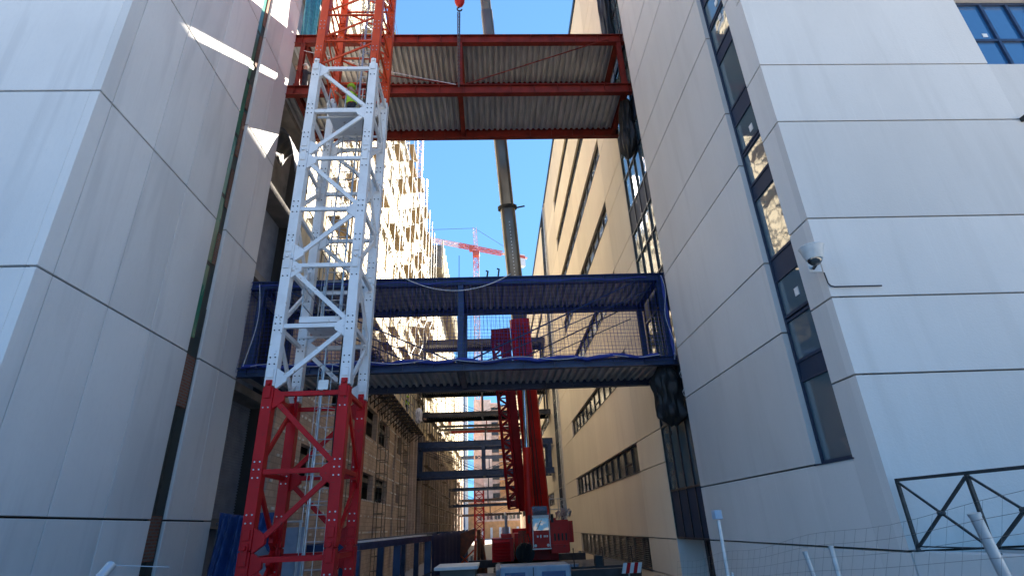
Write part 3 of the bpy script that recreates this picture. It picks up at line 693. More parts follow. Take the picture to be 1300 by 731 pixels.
# ------------------------------------------------------------------ tower crane mast
tc_ = thing('tower_crane', 'near tower crane mast of red, white and orange-red lattice sections', 'tower crane', (-4.5, 14, -.6))
MX0, MX1, MY0, MY1 = -5.55, -3.47, 13.0, 15.05; LG = .26
def mast_section(z0, z1, m, bays, slim=1.0):
    s = MB()
    A = [(MX0, MY0), (MX1 - LG, MY0), (MX1 - LG, MY1 - LG), (MX0, MY1 - LG)]
    h = (z1 - z0) / bays; t = .12 * slim
    faces = [((MX0 + LG, MY0 + .09), (MX1 - LG, MY0 + .09)), ((MX1 - .09, MY0 + LG), (MX1 - .09, MY1 - LG)), ((MX1 - LG, MY1 - .09), (MX0 + LG, MY1 - .09)), ((MX0 + .09, MY1 - LG), (MX0 + .09, MY0 + LG))]
    for fi, (p, q) in enumerate(faces):
        P_ = lambda a, z: (a[0], a[1], z)
        for b in range(bays):
            zt = z0 + (b + 1) * h - .17
            s.bar(P_(p, zt), P_(q, zt), .09 * slim, t * .95)
            za, zb = z0 + b * h, z0 + (b + 1) * h
            odd = (b % 2 == 1) if bays == 2 else False
            if odd: s.bar(P_(p, zb - .28), P_(q, za + .0), .07 * slim, t)
            else: s.bar(P_(p, za + .05), P_(q, zb - .28), .07 * slim, t)
        # gussets
        d = Vector((q[0] - p[0], q[1] - p[1], 0)).normalized(); 
        for (pt, sg, zz) in ((p, 1, z0 + .16), (q, -1, z0 + h - .25), (p, 1, z1 - .3)):
            if bays != 2: continue
            a = Vector((pt[0], pt[1], zz)); nn = d.cross(Vector((0, 0, 1)))
            pl = [a + Vector((0, 0, -.24)), a + d * sg * .26 + Vector((0, 0, -.04)), a + d * sg * .26 + Vector((0, 0, .12)), a + Vector((0, 0, .3))]
            vs = [v + nn * .052 for v in pl] + [v - nn * .06 for v in pl]
            s.add(vs, [(0, 1, 2, 3), (7, 6, 5, 4), (0, 4, 5, 1), (1, 5, 6, 2), (2, 6, 7, 3), (3, 7, 4, 0)])
    sec = s.build('mast_section', m, tc_, bevel=.006)
    for i, (x, y) in enumerate(A):
        l = MB(); l.box(x, x + LG, y, y + LG, z0 + .004, z1 - .004)
        # pin lugs top and bottom, bolt heads
        for yy in ((y - .035, y - .002), (y + LG + .002, y + LG + .035)):
            l.box(x + .05, x + LG - .05, *yy, z1 - .28, z1 + .17)
            l.box(x + .05, x + LG - .05, yy[0], yy[1], z0 + .2, z0 + .42)
        l.tube([(x + LG / 2, y - .09, z1 + .08), (x + LG / 2, y + LG + .09, z1 + .08)], .055, 10)
        leg = l.build('leg', m, sec, bevel=.012)
        bt = MB()
        for zz in (z0 + .55, z0 + .72, z1 - .5, (z0 + z1) / 2 + .05, (z0 + z1) / 2 - .12, (z0 + z1) / 2 - .3):
            for sx in (.07, LG - .07): bt.tube([(x + sx, y - .02, zz), (x + sx, y + .001, zz)], .018, 8)
        bt.build('bolt', M['galv'] if m is not M['mastwhite'] else M['frame'], leg)
    return sec
mast_section(-2.2, 1.32, M['mastred'], 2); mast_section(1.34, 4.93, M['mastred'], 2)
for a, b in ((4.95, 8.42), (8.44, 11.98), (12.0, 15.56)): mast_section(a, b, M['mastwhite'], 2)
z = 15.58
while z < 36: mast_section(z, z + 3.7, M['mastorange'], 3, .62); z += 3.72
def ladder(x, z0, z1, y=14.35, w=.46, cage=True):
    mb = MB(); mb.box(x - .02, x + .02, y - .03, y + .03, z0, z1); mb.box(x + w - .02, x + w + .02, y - .03, y + .03, z0, z1)
    zz = z0 + .15
    while zz < z1: mb.tube([(x + .02, y, zz), (x + w - .02, y, zz)], .016, 6); zz += .3
    l = mb.build('ladder', M['galv'], tc_)
    if cage:
        mb = MB(); zz = z0 + .8
        while zz < z1:
            mb.tube([(x + w / 2 + (w / 2 + .12) * math.cos(a), y + .1 - .62 * math.sin(a) , zz) for a in [math.pi * k / 12 for k in range(13)]], .014, 5); zz += 1.15
        for a in (.5, 1.2, 1.95, 2.65):
            mb.tube([(x + w / 2 + (w / 2 + .12) * math.cos(a), y + .1 - .62 * math.sin(a), z0 + .8) , (x + w / 2 + (w / 2 + .12) * math.cos(a), y + .1 - .62 * math.sin(a), zz - 1.15)], .01, 5)
        mb.build('safety_cage', M['galv'], l)
ladder(-4.55, -2, 6.6); ladder(-4.75, 6.7, 13.7); ladder(-4.35, 13.8, 20.6); ladder(-4.75, 20.7, 34)
def platform(z, x0=-5.0, x1=-3.95, m=M['mastwhite']):
    mb = MB(); mb.box(x0, x1, MY0 + .3, MY1 - .35, z, z + .03); mb.box(x0, x1, MY0 + .27, MY0 + .298, z - .04, z + .12)
    for yy in (MY0 + .5, MY1 - .6): mb.box(x0 - .35, x1 + .35, yy, yy + .06, z - .06, z - .002)
    p = mb.build('platform', m, tc_)
    mb = MB()
    for xx in (x0, (x0 + x1) / 2, x1): mb.tube([(xx, MY1 - .4, z), (xx, MY1 - .4, z + 1)], .018, 6); mb.tube([(xx, MY0 + .35, z), (xx, MY0 + .35, z + 1)], .018, 6)
    for zz in (.5, 1): mb.tube([(x0, MY1 - .4, z + zz), (x1, MY1 - .4, z + zz)], .018, 6); mb.tube([(x0, MY0 + .35, z + zz), (x0, MY1 - .4, z + zz)], .018, 6)
    mb.build('platform_rail', M['galv'], p)
platform(6.72); platform(13.8); platform(20.7, m=M['mastorange'])
MB().box(-4.22, -3.98, MY0 - .03, MY0 - .01, 4.82, 5.05).build('warning_plate', M['whitepaint'], tc_)
mb = MB(); mb.tube([(MX1 - .35 + .03 * math.sin(i), MY0 + .35, -2 + i * 1.5) for i in range(22)], .02, 6); mb.build('power_cable', M['black'], tc_)
MB().box(-6.2, -2.8, 12.4, 15.7, -2.4, -.35 - 1.2).build('concrete_base', M['rawconc'], tc_)

# ------------------------------------------------------------------ mobile crane
mc = thing('mobile_crane', 'red mobile crane with a long grey telescopic boom, parked between the buildings', 'mobile crane', (1.3, 27, -1.75))
gz0 = -1.75
P0 = Vector((2.25, 29, 2.57)); P1 = Vector((.16, 21.3, 29.34)); bd_ = (P1 - P0).normalized(); P0 = P0 - bd_ * .9
def along(t): return P0 + bd_ * t
side = Vector((1, 0, 0)); side = (side - bd_ * side.dot(bd_)).normalized(); nrm_ = bd_.cross(side).normalized()
def boom_piece(t0, t1, w, h, name, m, collar=True, rnd=True):
    mb = MB(); n = 12; secs = []
    for t in (t0, t1):
        c = along(t); ring = []
        for j in range(n):
            a = 2 * math.pi * (j + .5) / n; ca, sa = math.cos(a), math.sin(a)
            x = math.copysign(abs(ca) ** .45, ca) * w / 2; y = math.copysign(abs(sa) ** .6, sa) * h / 2
            ring.append(c + side * x + nrm_ * y)
        secs.append(ring)
    mb.add(secs[0] + secs[1], [(j, (j + 1) % n, (j + 1) % n + n, j + n) for j in range(n)] + [tuple(range(n))[::-1], tuple(range(n, 2 * n))])
    return mb.build(name, m, mc, bevel=.01, smooth=True)
boom_piece(0, 10.3, 1.05, 1.1, 'boom_base', M['truckred'])
ts = [10.3, 16.4, 22.5, 28.0, 33.5, 38.0]; ws = [.80, .72, .66, .58, .5]
for i, w in enumerate(ws):
    s_ = boom_piece(ts[i] - .3, ts[i + 1], w, w * 1.15, 'boom_section', M['boomgrey'])
    c = along(ts[i + 1]); mb = MB(); mb.tube([c - bd_ * .09, c + bd_ * .09], w * .66, 14); mb.build('collar', M['black'], s_) if i == 0 else None
c = along(16.35); mb = MB(); mb.tube([c + side * .3, c + side * .95 + nrm_ * .1 + Vector((0, 0, .12))], .045, 7); mb.build('collar_arm', M['black'], mc)
mb = MB()   # pinning holes / rivets along the lower grey section
for i in range(26): c = along(11 + i * .18) - nrm_ * .0; mb.tube([c - nrm_ * .47, c - nrm_ * .43], .03, 6)
mb.build('pin_hole', M['galv'], mc)
# lattice jib stowed alongside
mb = MB(); J0 = along(.9) - side * 1.28; J1 = along(9.6) - side * 1.28; jw = .46
def JP(t, a, b): return J0.lerp(J1, t) + side * a * jw / 2 + nrm_ * b * jw / 2
for a in (-1, 1):
    for b in (-1, 1): mb.bar(JP(0, a, b), JP(1, a, b), .13)
N_ = 24
for i in range(N_):
    t0, t1 = i / N_, (i + 1) / N_; s1 = 1 if i % 2 else -1
    mb.bar(JP(t0, -s1, -1), JP(t1, s1, -1), .075); mb.bar(JP(t0, -s1, 1), JP(t1, s1, 1), .075); mb.bar(JP(t0, -1, -s1), JP(t1, -1, s1), .06); mb.bar(JP(t0, 1, -s1), JP(t1, 1, s1), .06)
    mb.bar(JP(t0, -1, -1), JP(t0, 1, -1), .06)
for q in (.02, .97): mb.bar(JP(q, -1.1, 0), JP(q, 1.9, 0), .12, .3)
mb.build('lattice_jib', M['darkred'], mc)
mb = MB(); mb.bar(along(.7) - side * .8, along(9.9) - side * .8, .42, .3, up=tuple(nrm_)); mb.bar(along(9.3) - side * 1.05, along(9.9) - side * 1.05, 1.0, .6, up=tuple(nrm_)); mb.build('boom_side_frame', M['darkred'], mc, bevel=.01)
mb = MB()
for q in (-.18, -.05, .12): mb.tube([along(.5) + side * q - nrm_ * .57, along(10) + side * q - nrm_ * .57], .025, 6)
mb.build('boom_hose', M['black'], mc)
# luffing cylinder
c0 = Vector((1.62, 26.6, 1.3)); c1 = along(7.4) - nrm_ * .0 + Vector((-.12, -.62, 0)); m1 = c0.lerp(c1, .5)
mb = MB(); mb.tube([c0, m1], .21, 14); mb.build('luffing_cylinder', M['truckred'], mc, smooth=True)
mb = MB(); mb.tube([m1 - (c1 - c0).normalized() * .1, c1], .12, 14); mb.build('piston_rod', M['chrome'], mc, smooth=True)
# superstructure
def slab_part(name, m, *boxes, bevel=.02, parent=None):
    mb = MB()
    for b in boxes: mb.box(*b)
    return mb.build(name, m, parent or mc, bevel=bevel)
slab_part('slewing_frame', M['truckred'], (.95, 1.25, 28.6, 31.5, .15, 1.3), (2.5, 2.9, 27.2, 31.5, .15, 1.9), (1.28, 2.5, 27.2, 31.5, .15, .8))
slab_part('turntable', M['black'], (.2, 2.9, 25.4, 29, -.15, .14))
slab_part('counterweight', M['truckred'], (.95, 3.2, 31.6, 33.2, .2, 1.5))
# cab
cb0, cb1, cy0, cy1, cz0, cz1 = 1.66, 2.46, 26, 27.9, .62, 2.4
mb = MB(); mb.prism([(cy0, cz0), (cy1, cz0), (cy1, cz1), (cy0 + .35, cz1), (cy0, cz1 - .45)], 'x', cb0, cb1); cab = mb.build('cab', M['truckred'], mc, bevel=.05)
mb = MB(); mb.box(cb0 + .06, cb1 - .06, cy0 - .012, cy0 - .002, cz0 + .78, cz1 - .5); mb.build('windscreen', M['glass_blue'], cab)
mb = MB(); mb.add([(cb0 + .06, cy0 - .006, cz1 - .46), (cb1 - .06, cy0 - .006, cz1 - .46), (cb1 - .06, cy0 + .34, cz1 + .0), (cb0 + .06, cy0 + .34, cz1 + .0)], [(0, 1, 2, 3)]); mb.build('roof_window', M['glass_dark'], cab, solid=.012)
mb = MB(); mb.box(cb1 + .002, cb1 + .012, cy0 + .15, cy1 - .3, cz0 + .7, cz1 - .3); mb.build('side_window', M['glass'], cab)
mb = MB(); mb.box(cb0 - .02, cb1 + .02, cy0 - .05, cy0 - .013, cz0 + .02, cz0 + .07); mb.box(cb0 + .02, cb1 - .02, cy0 - .045, cy0 - .013, cz0 + 1.28, cz0 + 1.4)
for xx in (cb0 + .01, cb1 - .05): mb.box(xx, xx + .04, cy0 - .04, cy0 - .013, cz0 + .1, cz0 + 1.26)
mb.build('trim', M['whitepaint'], cab)
mb = MB(); mb.box(cb0 + .2, cb0 + .27, cy0 - .02, cy0 - .013, cz0 + .5, cz0 + .58); mb.box(cb0 + .34, cb0 + .4, cy0 - .02, cy0 - .013, cz0 + .48, cz0 + .6)
for k in range(3): mb.box(cb0 + .5 + k * .07, cb0 + .55 + k * .07, cy0 - .02, cy0 - .013, cz0 + .5, cz0 + .58)
mb.build('lettering', M['whitepaint'], cab)
slab_part('side_deck', M['truckred'], (2.5, 3.35, 26.4, 28.5, .5, 1.8), (3.35, 3.62, 26.9, 28, .85, 1.75), (2.5, 3.3, 26.25, 26.38, .45, .8))
mb = MB(); rr = random.Random(9)
for i in range(26):
    p = Vector((2.8 + rr.random() * .75, 26.6 + rr.random() * .8, 1.82 + rr.random() * .25)); mb.tube([p, p + Vector((rr.uniform(-.25, .25), rr.uniform(-.2, .2), rr.uniform(.1, .45)))], .03, 5)
mb.build('hose_bundle', M['galv'], mc)
# engine housing with louvres
eh = slab_part('engine_housing', M['truckred'], (-.15, .86, 27.6, 30.5, .12, 1.12), (.3, .8, 27.9, 30.5, 1.12, 1.3))
mb = MB()
for i in range(7): mb.add([(-.1, 27.5, .17 + i * .13), (.7, 27.5, .17 + i * .13), (.7, 27.598, .25 + i * .13), (-.1, 27.598, .25 + i * .13)], [(0, 1, 2, 3)])
build_each(mb, 'louvre', M['mastred'], eh, solid=.02)
slab_part('exhaust_box', M['sack'], (.35, .7, 28.4, 28.9, 1.31, 1.6), parent=eh)
mb = MB(); mb.tube([(1.33, 26.3, .5), (1.33, 26.9, .5)], .42, 20); mb.build('winch_drum', M['black'], mc)
mb = MB()
for a, b in (((2.55, 26.45), (3.3, 26.45)), ((3.3, 26.45), (3.3, 28.4))):
    for zz in (2.25, 2.7): mb.tube([(*a, zz), (*b, zz)], .018, 6)
for x, y in ((2.55, 26.45), (2.95, 26.45), (3.3, 26.45), (3.3, 27.4), (3.3, 28.4)): mb.tube([(x, y, 1.8), (x, y, 2.7)], .018, 6)
mb.build('handrail', M['galv'], mc)
for x in (cb0 - .12, cb1 + .12): mb = MB(); mb.box(x - .06, x + .06, cy0 - .06, cy0 - .03, 1.7, 2.05); mb.tube([(x, cy0 - .03, 1.9), (cb0 if x < cb0 else cb1, cy0 + .1, 1.95)], .012, 5); mb.build('mirror', M['black'], cab)
for x in (cb0 + .12, cb1 - .12): mb = MB(); mb.tube([(x, cy0 - .08, cz0 + .18), (x, cy0 - .014, cz0 + .18)], .06, 12); mb.build('work_lamp', M['whitepaint'], cab)
mb = MB(); mb.tube([(cb0 + .2, cy0 - .02, 1.42), (cb0 + .45, cy0 - .03, 1.85)], .012, 5); mb.build('wiper', M['black'], cab)
for k in range(4): mb = MB(); mb.box(2.66 + k * .17, 2.74 + k * .17, 26.385, 26.398, .95, 1.25); mb.build('vent_slot', M['black'], mc)
for zz in (.16, 1.09): mb = MB(); mb.box(-.13, .84, 27.585, 27.598, zz, zz + .02); mb.build('seam', M['black'], eh)
mb = MB(); mb.tube([(.55, 28.0, 1.25), (.55, 28.0, 2.1), (.5, 28.2, 2.2)], .07, 10); mb.build('exhaust_pipe', M['galv'], eh)
mb = MB()
for q in range(9): mb.tube([(1.0 + .06 * q, 26.2, .2), (1.05 + .07 * q, 26.1 - .05 * (q % 3), .7 + .1 * (q % 4)), (1.1 + .05 * q, 26.8, 1.4)], .022, 6)
mb.build('hydraulic_hose', M['black'], mc)
for x in (-.1, .3, 2.6, 2.85): mb = MB(); mb.box(x, x + .18, 21.46, 21.497, -.75, -.62); mb.build('lamp', M['whitepaint'], mc)
# carrier
car = slab_part('carrier_chassis', M['darkbeam'], (.1, 2.75, 22.2, 37, -.75, -.2), (.3, 2.5, 23.4, 36.5, -.2, .14))
slab_part('carrier_deck', M['palegrey'], (.15, 2.7, 21.5, 23.2, -1.3, .3), (.0, .5, 23.4, 27, -.18, .1), (2.4, 2.9, 23.4, 27, -.18, .1), bevel=.06)
slab_part('carrier_window', M['glass_blue'], (.32, 1.05, 21.48, 21.497, -.25, .1), (1.65, 2.5, 21.48, 21.497, -.25, .1), bevel=0)
slab_part('deck_seam', M['frame'], (1.33, 1.36, 21.485, 21.497, -1.2, .25), (.15, 2.7, 21.485, 21.496, -.42, -.39), bevel=0)
for sx, rx in ((.1, 0), (2.75, 0)):
    for yy in (23.8, 25.5, 31.5, 33.2, 34.9):
        mb = MB(); mb.tube([(sx - .22, yy, -1.13), (sx + .22, yy, -1.13)], .6, 24); w = mb.build('wheel', M['black'], mc, bevel=.04, smooth=True)
        mb = MB(); mb.tube([(sx - .235, yy, -1.13), (sx + .235, yy, -1.13)], .3, 18); mb.build('rim', M['palegrey'], w, smooth=True)
for yy, x0, x1 in ((22.6, -1.5, 4.6), (35.5, -1.6, 4.5)):
    slab_part('outrigger_beam', M['darkbeam'], (x0, .1, yy, yy + .4, -.55, -.15)); o = slab_part('outrigger_beam', M['darkbeam'], (2.75, x1 + .9, yy, yy + .4, -.35, .02))
    for xx in (x0 + .2, x1 + .6): mb = MB(); mb.tube([(xx, yy + .2, -1.6), (xx, yy + .2, .12)], .09, 10); mb.box(xx - .35, xx + .35, yy - .15, yy + .55, -1.73, -1.6); mb.build('jack', M['galv'], o)
# hook, chain, hoist ropes
HX, HY = -1.13, 17.62
tipt = 37.8; tip = along(tipt)
mb = MB(); mb.tube([tip, Vector((HX, HY, tip.z - .6)), Vector((HX, HY, 25.2))], .03, 6); mb.tube([tip + side * .12, Vector((HX + .1, HY, tip.z - .7)), Vector((HX + .1, HY, 25.2))], .02, 6); mb.build('hoist_rope', M['steelrope'], mc)
mb = MB(); mb.lathe((HX + .04, HY, 24.2), [(.05, -.12), (.17, 0), (.24, .2), (.24, .7), (.16, 1.0), (.06, 1.05)], 16); hb = mb.build('hook_block', M['truckred'], mc, smooth=True)
mb = MB(); mb.tube([(HX + .04 + .11 * math.cos(a), HY, 23.9 + .12 * math.sin(a)) for a in [math.pi * .5 + k * .35 for k in range(14)]], .035, 8); mb.build('hook', M['black'], hb, smooth=True)
mb = MB()
for k in range(40):
    z = 23.7 - k * .11
    if z < 19.3: break
    mb.tube([(HX + (.03 if k % 2 else 0) + .035 * math.cos(a), HY + (.03 * math.sin(a) if k % 2 else 0), z + .07 * math.sin(a)) for a in [i * math.pi / 4 for i in range(9)]], .016, 5)
for s in (-1, 1): mb.tube([(HX + s * .06, HY + .02, 23.7), (HX + s * .05, HY + .05, 22.5), (HX + s * .02, 17.86, 19.3)], .018, 5)
mb.build('lifting_chain', M['steelrope'], mc)
mb = MB(); mb.tube([(-1.25, 17.75, 19.35), (-2.6, 17.6, 19.55), (-4.1, 17.6, 19.95), (-6.6, 17.6, 20.8), (-8.0, 17.65, 21.3)], .016, 6)
tag(mb.build('rope', M['whiterope'], smooth=True), 'pale guide rope running left from the red bridge middle post to the mast', 'rope')

# ------------------------------------------------------------------ distant tower crane
dc = thing('tower_crane', 'distant pale red and white tower crane with its jib over the street', 'tower crane', (-3.4, 130, -1.75))
def lattice(mb, p, q, w, n, r=.06, up=Vector((0, 1, 0)), tri=False):
    p, q = Vector(p), Vector(q); d = (q - p).normalized(); a = d.cross(up).normalized() * w / 2; b = a.cross(d).normalized() * w / 2
    cs = [(-1, -1), (1, -1), (1, 1), (-1, 1)] if not tri else [(-1, -1), (1, -1), (0, 1)]
    pt = lambda t, c: p.lerp(q, t) + a * c[0] + b * c[1]
    for c in cs: mb.bar(pt(0, c), pt(1, c), r * 2)
    for i in range(n):
        for k in range(len(cs)):
            c, e = cs[k], cs[(k + 1) % len(cs)]
            if i % 2: c, e = e, c
            mb.bar(pt(i / n, c), pt((i + 1) / n, e), r); mb.bar(pt(i / n, c), pt(i / n, e), r)
mb = MB(); lattice(mb, (-3.4, 131, -1.7), (-3.4, 131, 10), 2.0, 8, .16); mb.build('mast_section', M['darkred'], dc)
mb = MB(); lattice(mb, (-3.4, 131, 10), (-3.4, 131, 22), 2.0, 8, .1); mb.build('mast_section', M['pinkpaint'], dc)
mb = MB(); lattice(mb, (-3.4, 131, 22), (-3.4, 131, 66), 1.4, 26, .09); mb.build('mast_section', M['pinkpaint'], dc)
mb = MB(); lattice(mb, (-3.4, 131, 66), (-3.4, 131, 70), 1.4, 3, .1); mb.build('mast_section', M['farred'], dc)
mb = MB(); mb.box(-4.3, -2.5, 130, 132, 70, 71.3); mb.box(-5.2, -4.2, 129.2, 130, 70.8, 72.6); mb.build('slewing_unit', M['farred'], dc)
JD = Vector((20.83, 9.41, 0)).normalized(); pv = Vector((-3.4, 131, 72.4))
mb = MB(); lattice(mb, pv - JD * 22, pv - JD * 5, .9, 12, .08, up=Vector((0, 0, 1))); mb.build('jib', M['pinkpaint'], dc)
mb = MB(); lattice(mb, pv - JD * 5, pv, .9, 4, .1, up=Vector((0, 0, 1))); lattice(mb, pv, pv + JD * 8, .9, 7, .09, up=Vector((0, 0, 1))); mb.build('jib_root', M['farred'], dc)
mb = MB(); mb.bar(pv + JD * 8, pv + JD * 16, .9, .35); mb.build('counter_jib', M['pinkpaint'], dc)
mb = MB(); mb.bar(pv + JD * 12 + Vector((0, 0, -1.2)), pv + JD * 15 + Vector((0, 0, -1.2)), 1.4, 3.6); mb.build('counterweight', M['sack'], dc)
mb = MB(); mb.bar(pv + JD * 12 + Vector((0, 0, -.2)), pv + JD * 15.02 + Vector((0, 0, -.2)), 1.45, .9); mb.build('counterweight_band', M['farred'], dc)
mb = MB(); lattice(mb, pv, pv + Vector((-.3, 0, 6.5)), 1.0, 5, .07); mb.build('apex', M['pinkpaint'], dc)
mb = MB(); ap = pv + Vector((-.3, 0, 6.5)); mb.tube([ap, pv - JD * 22 + Vector((0, 0, .8))], .06, 5); mb.tube([ap, pv + JD * 14], .06, 5); mb.build('pendant_rope', M['steelrope'], dc)
# roof-top hoist masts and aerials on the left block
for (px, py0, py1, Y, w, m, lab) in ((540, 228, 272, 66, .55, M['galv'], 'short grey lattice mast on the left roof edge, right of the scaffolded crest'), (534, 172, 205, 60, .7, M['pinkpaint'], 'pink lattice hoist mast above the left roof, mostly behind the red bridge')):
    a = at(px, py0, Y=Y); mb = MB(); lattice(mb, (a.x, Y, 38.8), (a.x, Y, a.z), w, 12, .05); tag(mb.build('hoist_mast', m), lab, 'mast', 'hoist masts on the left roof')
a = at(583, 325, Y=100); mb = MB(); mb.tube([(a.x, 100, 18), (a.x, 100, a.z)], .09, 6); 
mb.box(a.x - .3, a.x + .3, 99.7, 100.3, 17.6, 18)
tag(mb.build('aerial_pole', M['steelrope']), 'thin dark pole standing up against the sky, left of the distant crane mast', 'pole') if False else None
mb = MB(); mb.tube([(-1.14, 18.5, 10.1), (-1.14, 18.5, 11.3)], .012, 6); mb.box(-1.2, -1.08, 18.44, 18.56, 10.085, 10.1)
tag(mb.build('thin_pole', M['steelrope']), 'thin dark pole standing on the navy bridge roof against the sky', 'pole')

# ------------------------------------------------------------------ scaffolding along the left facade
def scaffold(label, y0, y1, z0, z1, bay=2.4, lift=2.0, x0=XL + .25, x1=XL + .95, planks=True, group='scaffolds on the left facade'):
    t = thing('scaffold', label, 'scaffold', ((x0 + x1) / 2, (y0 + y1) / 2, z0), group)
    mb = MB(); y = y0; ysn = []
    while y <= y1 + .01: ysn.append(y); y += bay
    for y in ysn:
        for x in (x0, x1): mb.tube([(x, y, z0), (x, y, z1)], .03, 5)
    build_each(mb, 'standard', M['scaff'], t)
    mb = MB(); z = z0 + lift; k = 0
    while z < z1:
        for x in (x0, x1): mb.tube([(x, ysn[0], z), (x, ysn[-1], z)], .024, 5)
        mb.tube([(x1, ysn[0], z + 1), (x1, ysn[-1], z + 1)], .02, 5)
        for i, y in enumerate(ysn):
            mb.tube([(x0, y, z), (x1, y, z)], .024, 5)
            if i < len(ysn) - 1 and (i + k) % 3 == 0: mb.tube([(x1, y, z - lift), (x1, ysn[i + 1], z)], .02, 5)
        z += lift; k += 1
    mb.build('ledger', M['scaff'], t)
    if planks:
        mb = MB(); z = z0 + lift; rr = random.Random(int(y0))
        while z < z1:
            for a, b in zip(ysn, ysn[1:]):
                if rr.random() < planks: mb.box(x0 + .05, x1 - .04, a, b - .03, z + .03, z + .08)
            z += lift
        build_each(mb, 'plank', M['plank'], t)
    return t
scaffold('scaffold of galvanised tubes climbing the sunlit cream wall behind the tower crane mast', 24, 43.2, 12.5, 41.5, 2.4, 2.05, planks=.3)
scaffold('run of scaffold on the far half of the cream wall, reaching the roof edge', 46, 70, 12.5, 40.5, 3.0, 2.05, planks=.35)
scaffold('slim scaffold tower on the shaded ochre wall between two dark windows', 41, 42.2, -1.7, 11.2, 1.2, .9, XL + .1, XL + .7, planks=0)
scaffold('slim scaffold tower at the left end of the second blue footbridge', 51.5, 53, -1.7, 11.8, 1.5, .9, XL + .1, XL + .7, planks=0)
scaffold('dense scaffold across the dark far bays of the left facade', 64, 130, -1.7, 17.5, 3.0, 2.0, XL + .55, XL + 1.2, planks=.4)
scaffold('narrow scaffold tower on the ochre wall beside the red mast', 33, 34.2, -1.7, 11.2, 1.2, 1.0, XL + .1, XL + .7, planks=0)
# hanging work platform with brackets
wp = thing('work_platform', 'timber-floored work platform bracketed along the left facade, workers standing on it', 'platform', (XL + .6, 46, 10.3))
mb = MB()
for k in range(3): mb.box(XL + .05 + k * .42, XL + .42 + k * .42, 36.5, 58.5, 10.95, 11.0)
mb.build('deck', M['plank'], wp)
y = 36.6
while y < 58.5:
    mb = MB(); mb.bar((XL + .02, y, 10.9), (XL + 1.3, y, 10.9), .08, .1); mb.bar((XL + .02, y, 9.9), (XL + 1.25, y, 10.85), .06, .08); mb.box(XL + .005, XL + .06, y - .05, y + .05, 9.8, 10.94); y += 1.35
    mb.build('bracket', M['darkbeam'], wp)
mb = MB()
for z in (11.55, 12.05): mb.tube([(XL + 1.3, 36.5, z), (XL + 1.3, 58.5, z)], .03, 5)
y = 36.6
while y < 58.5: mb.tube([(XL + 1.3, y, 10.9), (XL + 1.3, y, 12.1)], .03, 5); y += 2
mb.build('guard_rail', M['galv'], wp)
# lower stepped-forward truss gantry under the navy bridge, left
mb = MB(); mb.box(XL + .02, XL + 1.5, 31, 38.4, 11.6, 11.75); t_ = tag(mb.build('work_platform', M['plank']), 'shorter dark plank platform with a truss edge, higher and nearer than the timber one', 'platform')
mb = MB(); lattice(mb, (XL + 1.45, 31, 11.2), (XL + 1.45, 38.4, 11.2), .7, 10, .04, up=Vector((0, 0, 1))); mb.build('edge_truss', M['darkbeam'], t_)

# ------------------------------------------------------------------ tarps and nets
def tarp(name, label, cat, pts, m, amp=.12, k1=17, k2=9, nrm=(-.6, -.6, 0), n=30):
    mb = MB(); mb.grid(sheetfn(*pts, amp, k1, k2, nrm), n, n); o = mb.build(name, m, smooth=True, solid=.02); tag(o, label, cat, 'loose black tarpaulins at the right bridge ends' if 'black' in label else None); return o
def bag(label, c, w, h, d, m, seed, name='tarpaulin', cat='tarpaulin', group='loose black tarpaulins at the right bridge ends', lean=(0, 0)):
    rr = random.Random(seed); ph = [rr.uniform(0, 6) for _ in range(6)]; mb = MB(); n = 40; k = 26; vs = []
    for j in range(k + 1):
        v = j / k; prof = (.55 + .5 * math.sin(math.pi * min(1, v * .9 + .1)) + .15 * math.sin(v * 9 + ph[0])) * (1 if v > .12 else (.25 + v * 6.2))
        for i in range(n):
            a = 2 * math.pi * i / n; r = prof * (1 + .10 * math.sin(a * 5 + v * 3 + ph[1]) + .09 * math.sin(a * 9 - v * 5 + ph[2]) + .05 * math.sin(a * 15 + v * 11 + ph[3]))
            vs.append((c[0] + w / 2 * r * math.cos(a) + lean[0] * (1 - v), c[1] + d / 2 * r * math.sin(a) + lean[1] * (1 - v), c[2] + h * v + .05 * math.sin(a * 4 + ph[4])))
    mb.add(vs, [(j * n + i, j * n + (i + 1) % n, (j + 1) * n + (i + 1) % n, (j + 1) * n + i) for j in range(k) for i in range(n)] + [tuple(range(n))[::-1], tuple(k * n + i for i in range(n))])
    return tag(mb.build(name, m, smooth=True), label, cat, group)
bag('bundled black tarpaulin hanging in a pouch under the right end of the navy bridge', (6.2, 18.4, 4.55), .95, 2.05, 1.0, M['tarp'], 1)
bag('crumpled black tarpaulin hanging below the right end of the red bridge', (6.4, 18.7, 16.2), .62, 2.9, .9, M['tarp'], 2, lean=(-.1, .3))
bag('black and grey tarpaulin draped above the right end of the red bridge', (6.45, 19.6, 22.7), .55, 5.6, .8, M['tarp'], 3)
tarp('debris_net', 'teal debris net hanging above the left end of the red bridge', 'netting', ((-8.6, 18.3, 22.9), (-7.9, 18.3, 22.8), (-8.75, 18.4, 28), (-7.8, 18.4, 28)), M['tealnet'], .1, 9, 5, (0, 1, 0))
def duct(u, v):
    a = math.pi * (.02 + .96 * u)
    return Vector((-9.25 + 1.35 * u, 18.35 + 1.7 * v, 16.6 + 1.25 * math.sin(a) ** .7 - 1.5 * u * u + .04 * math.sin(v * 22 + u * 7)))
mb = MB(); mb.grid(duct, 24, 20); tag(mb.build('tarpaulin', M['greytarp'], smooth=True, solid=.02), 'bulging blue-grey sheet under the left end of the red bridge', 'tarpaulin')
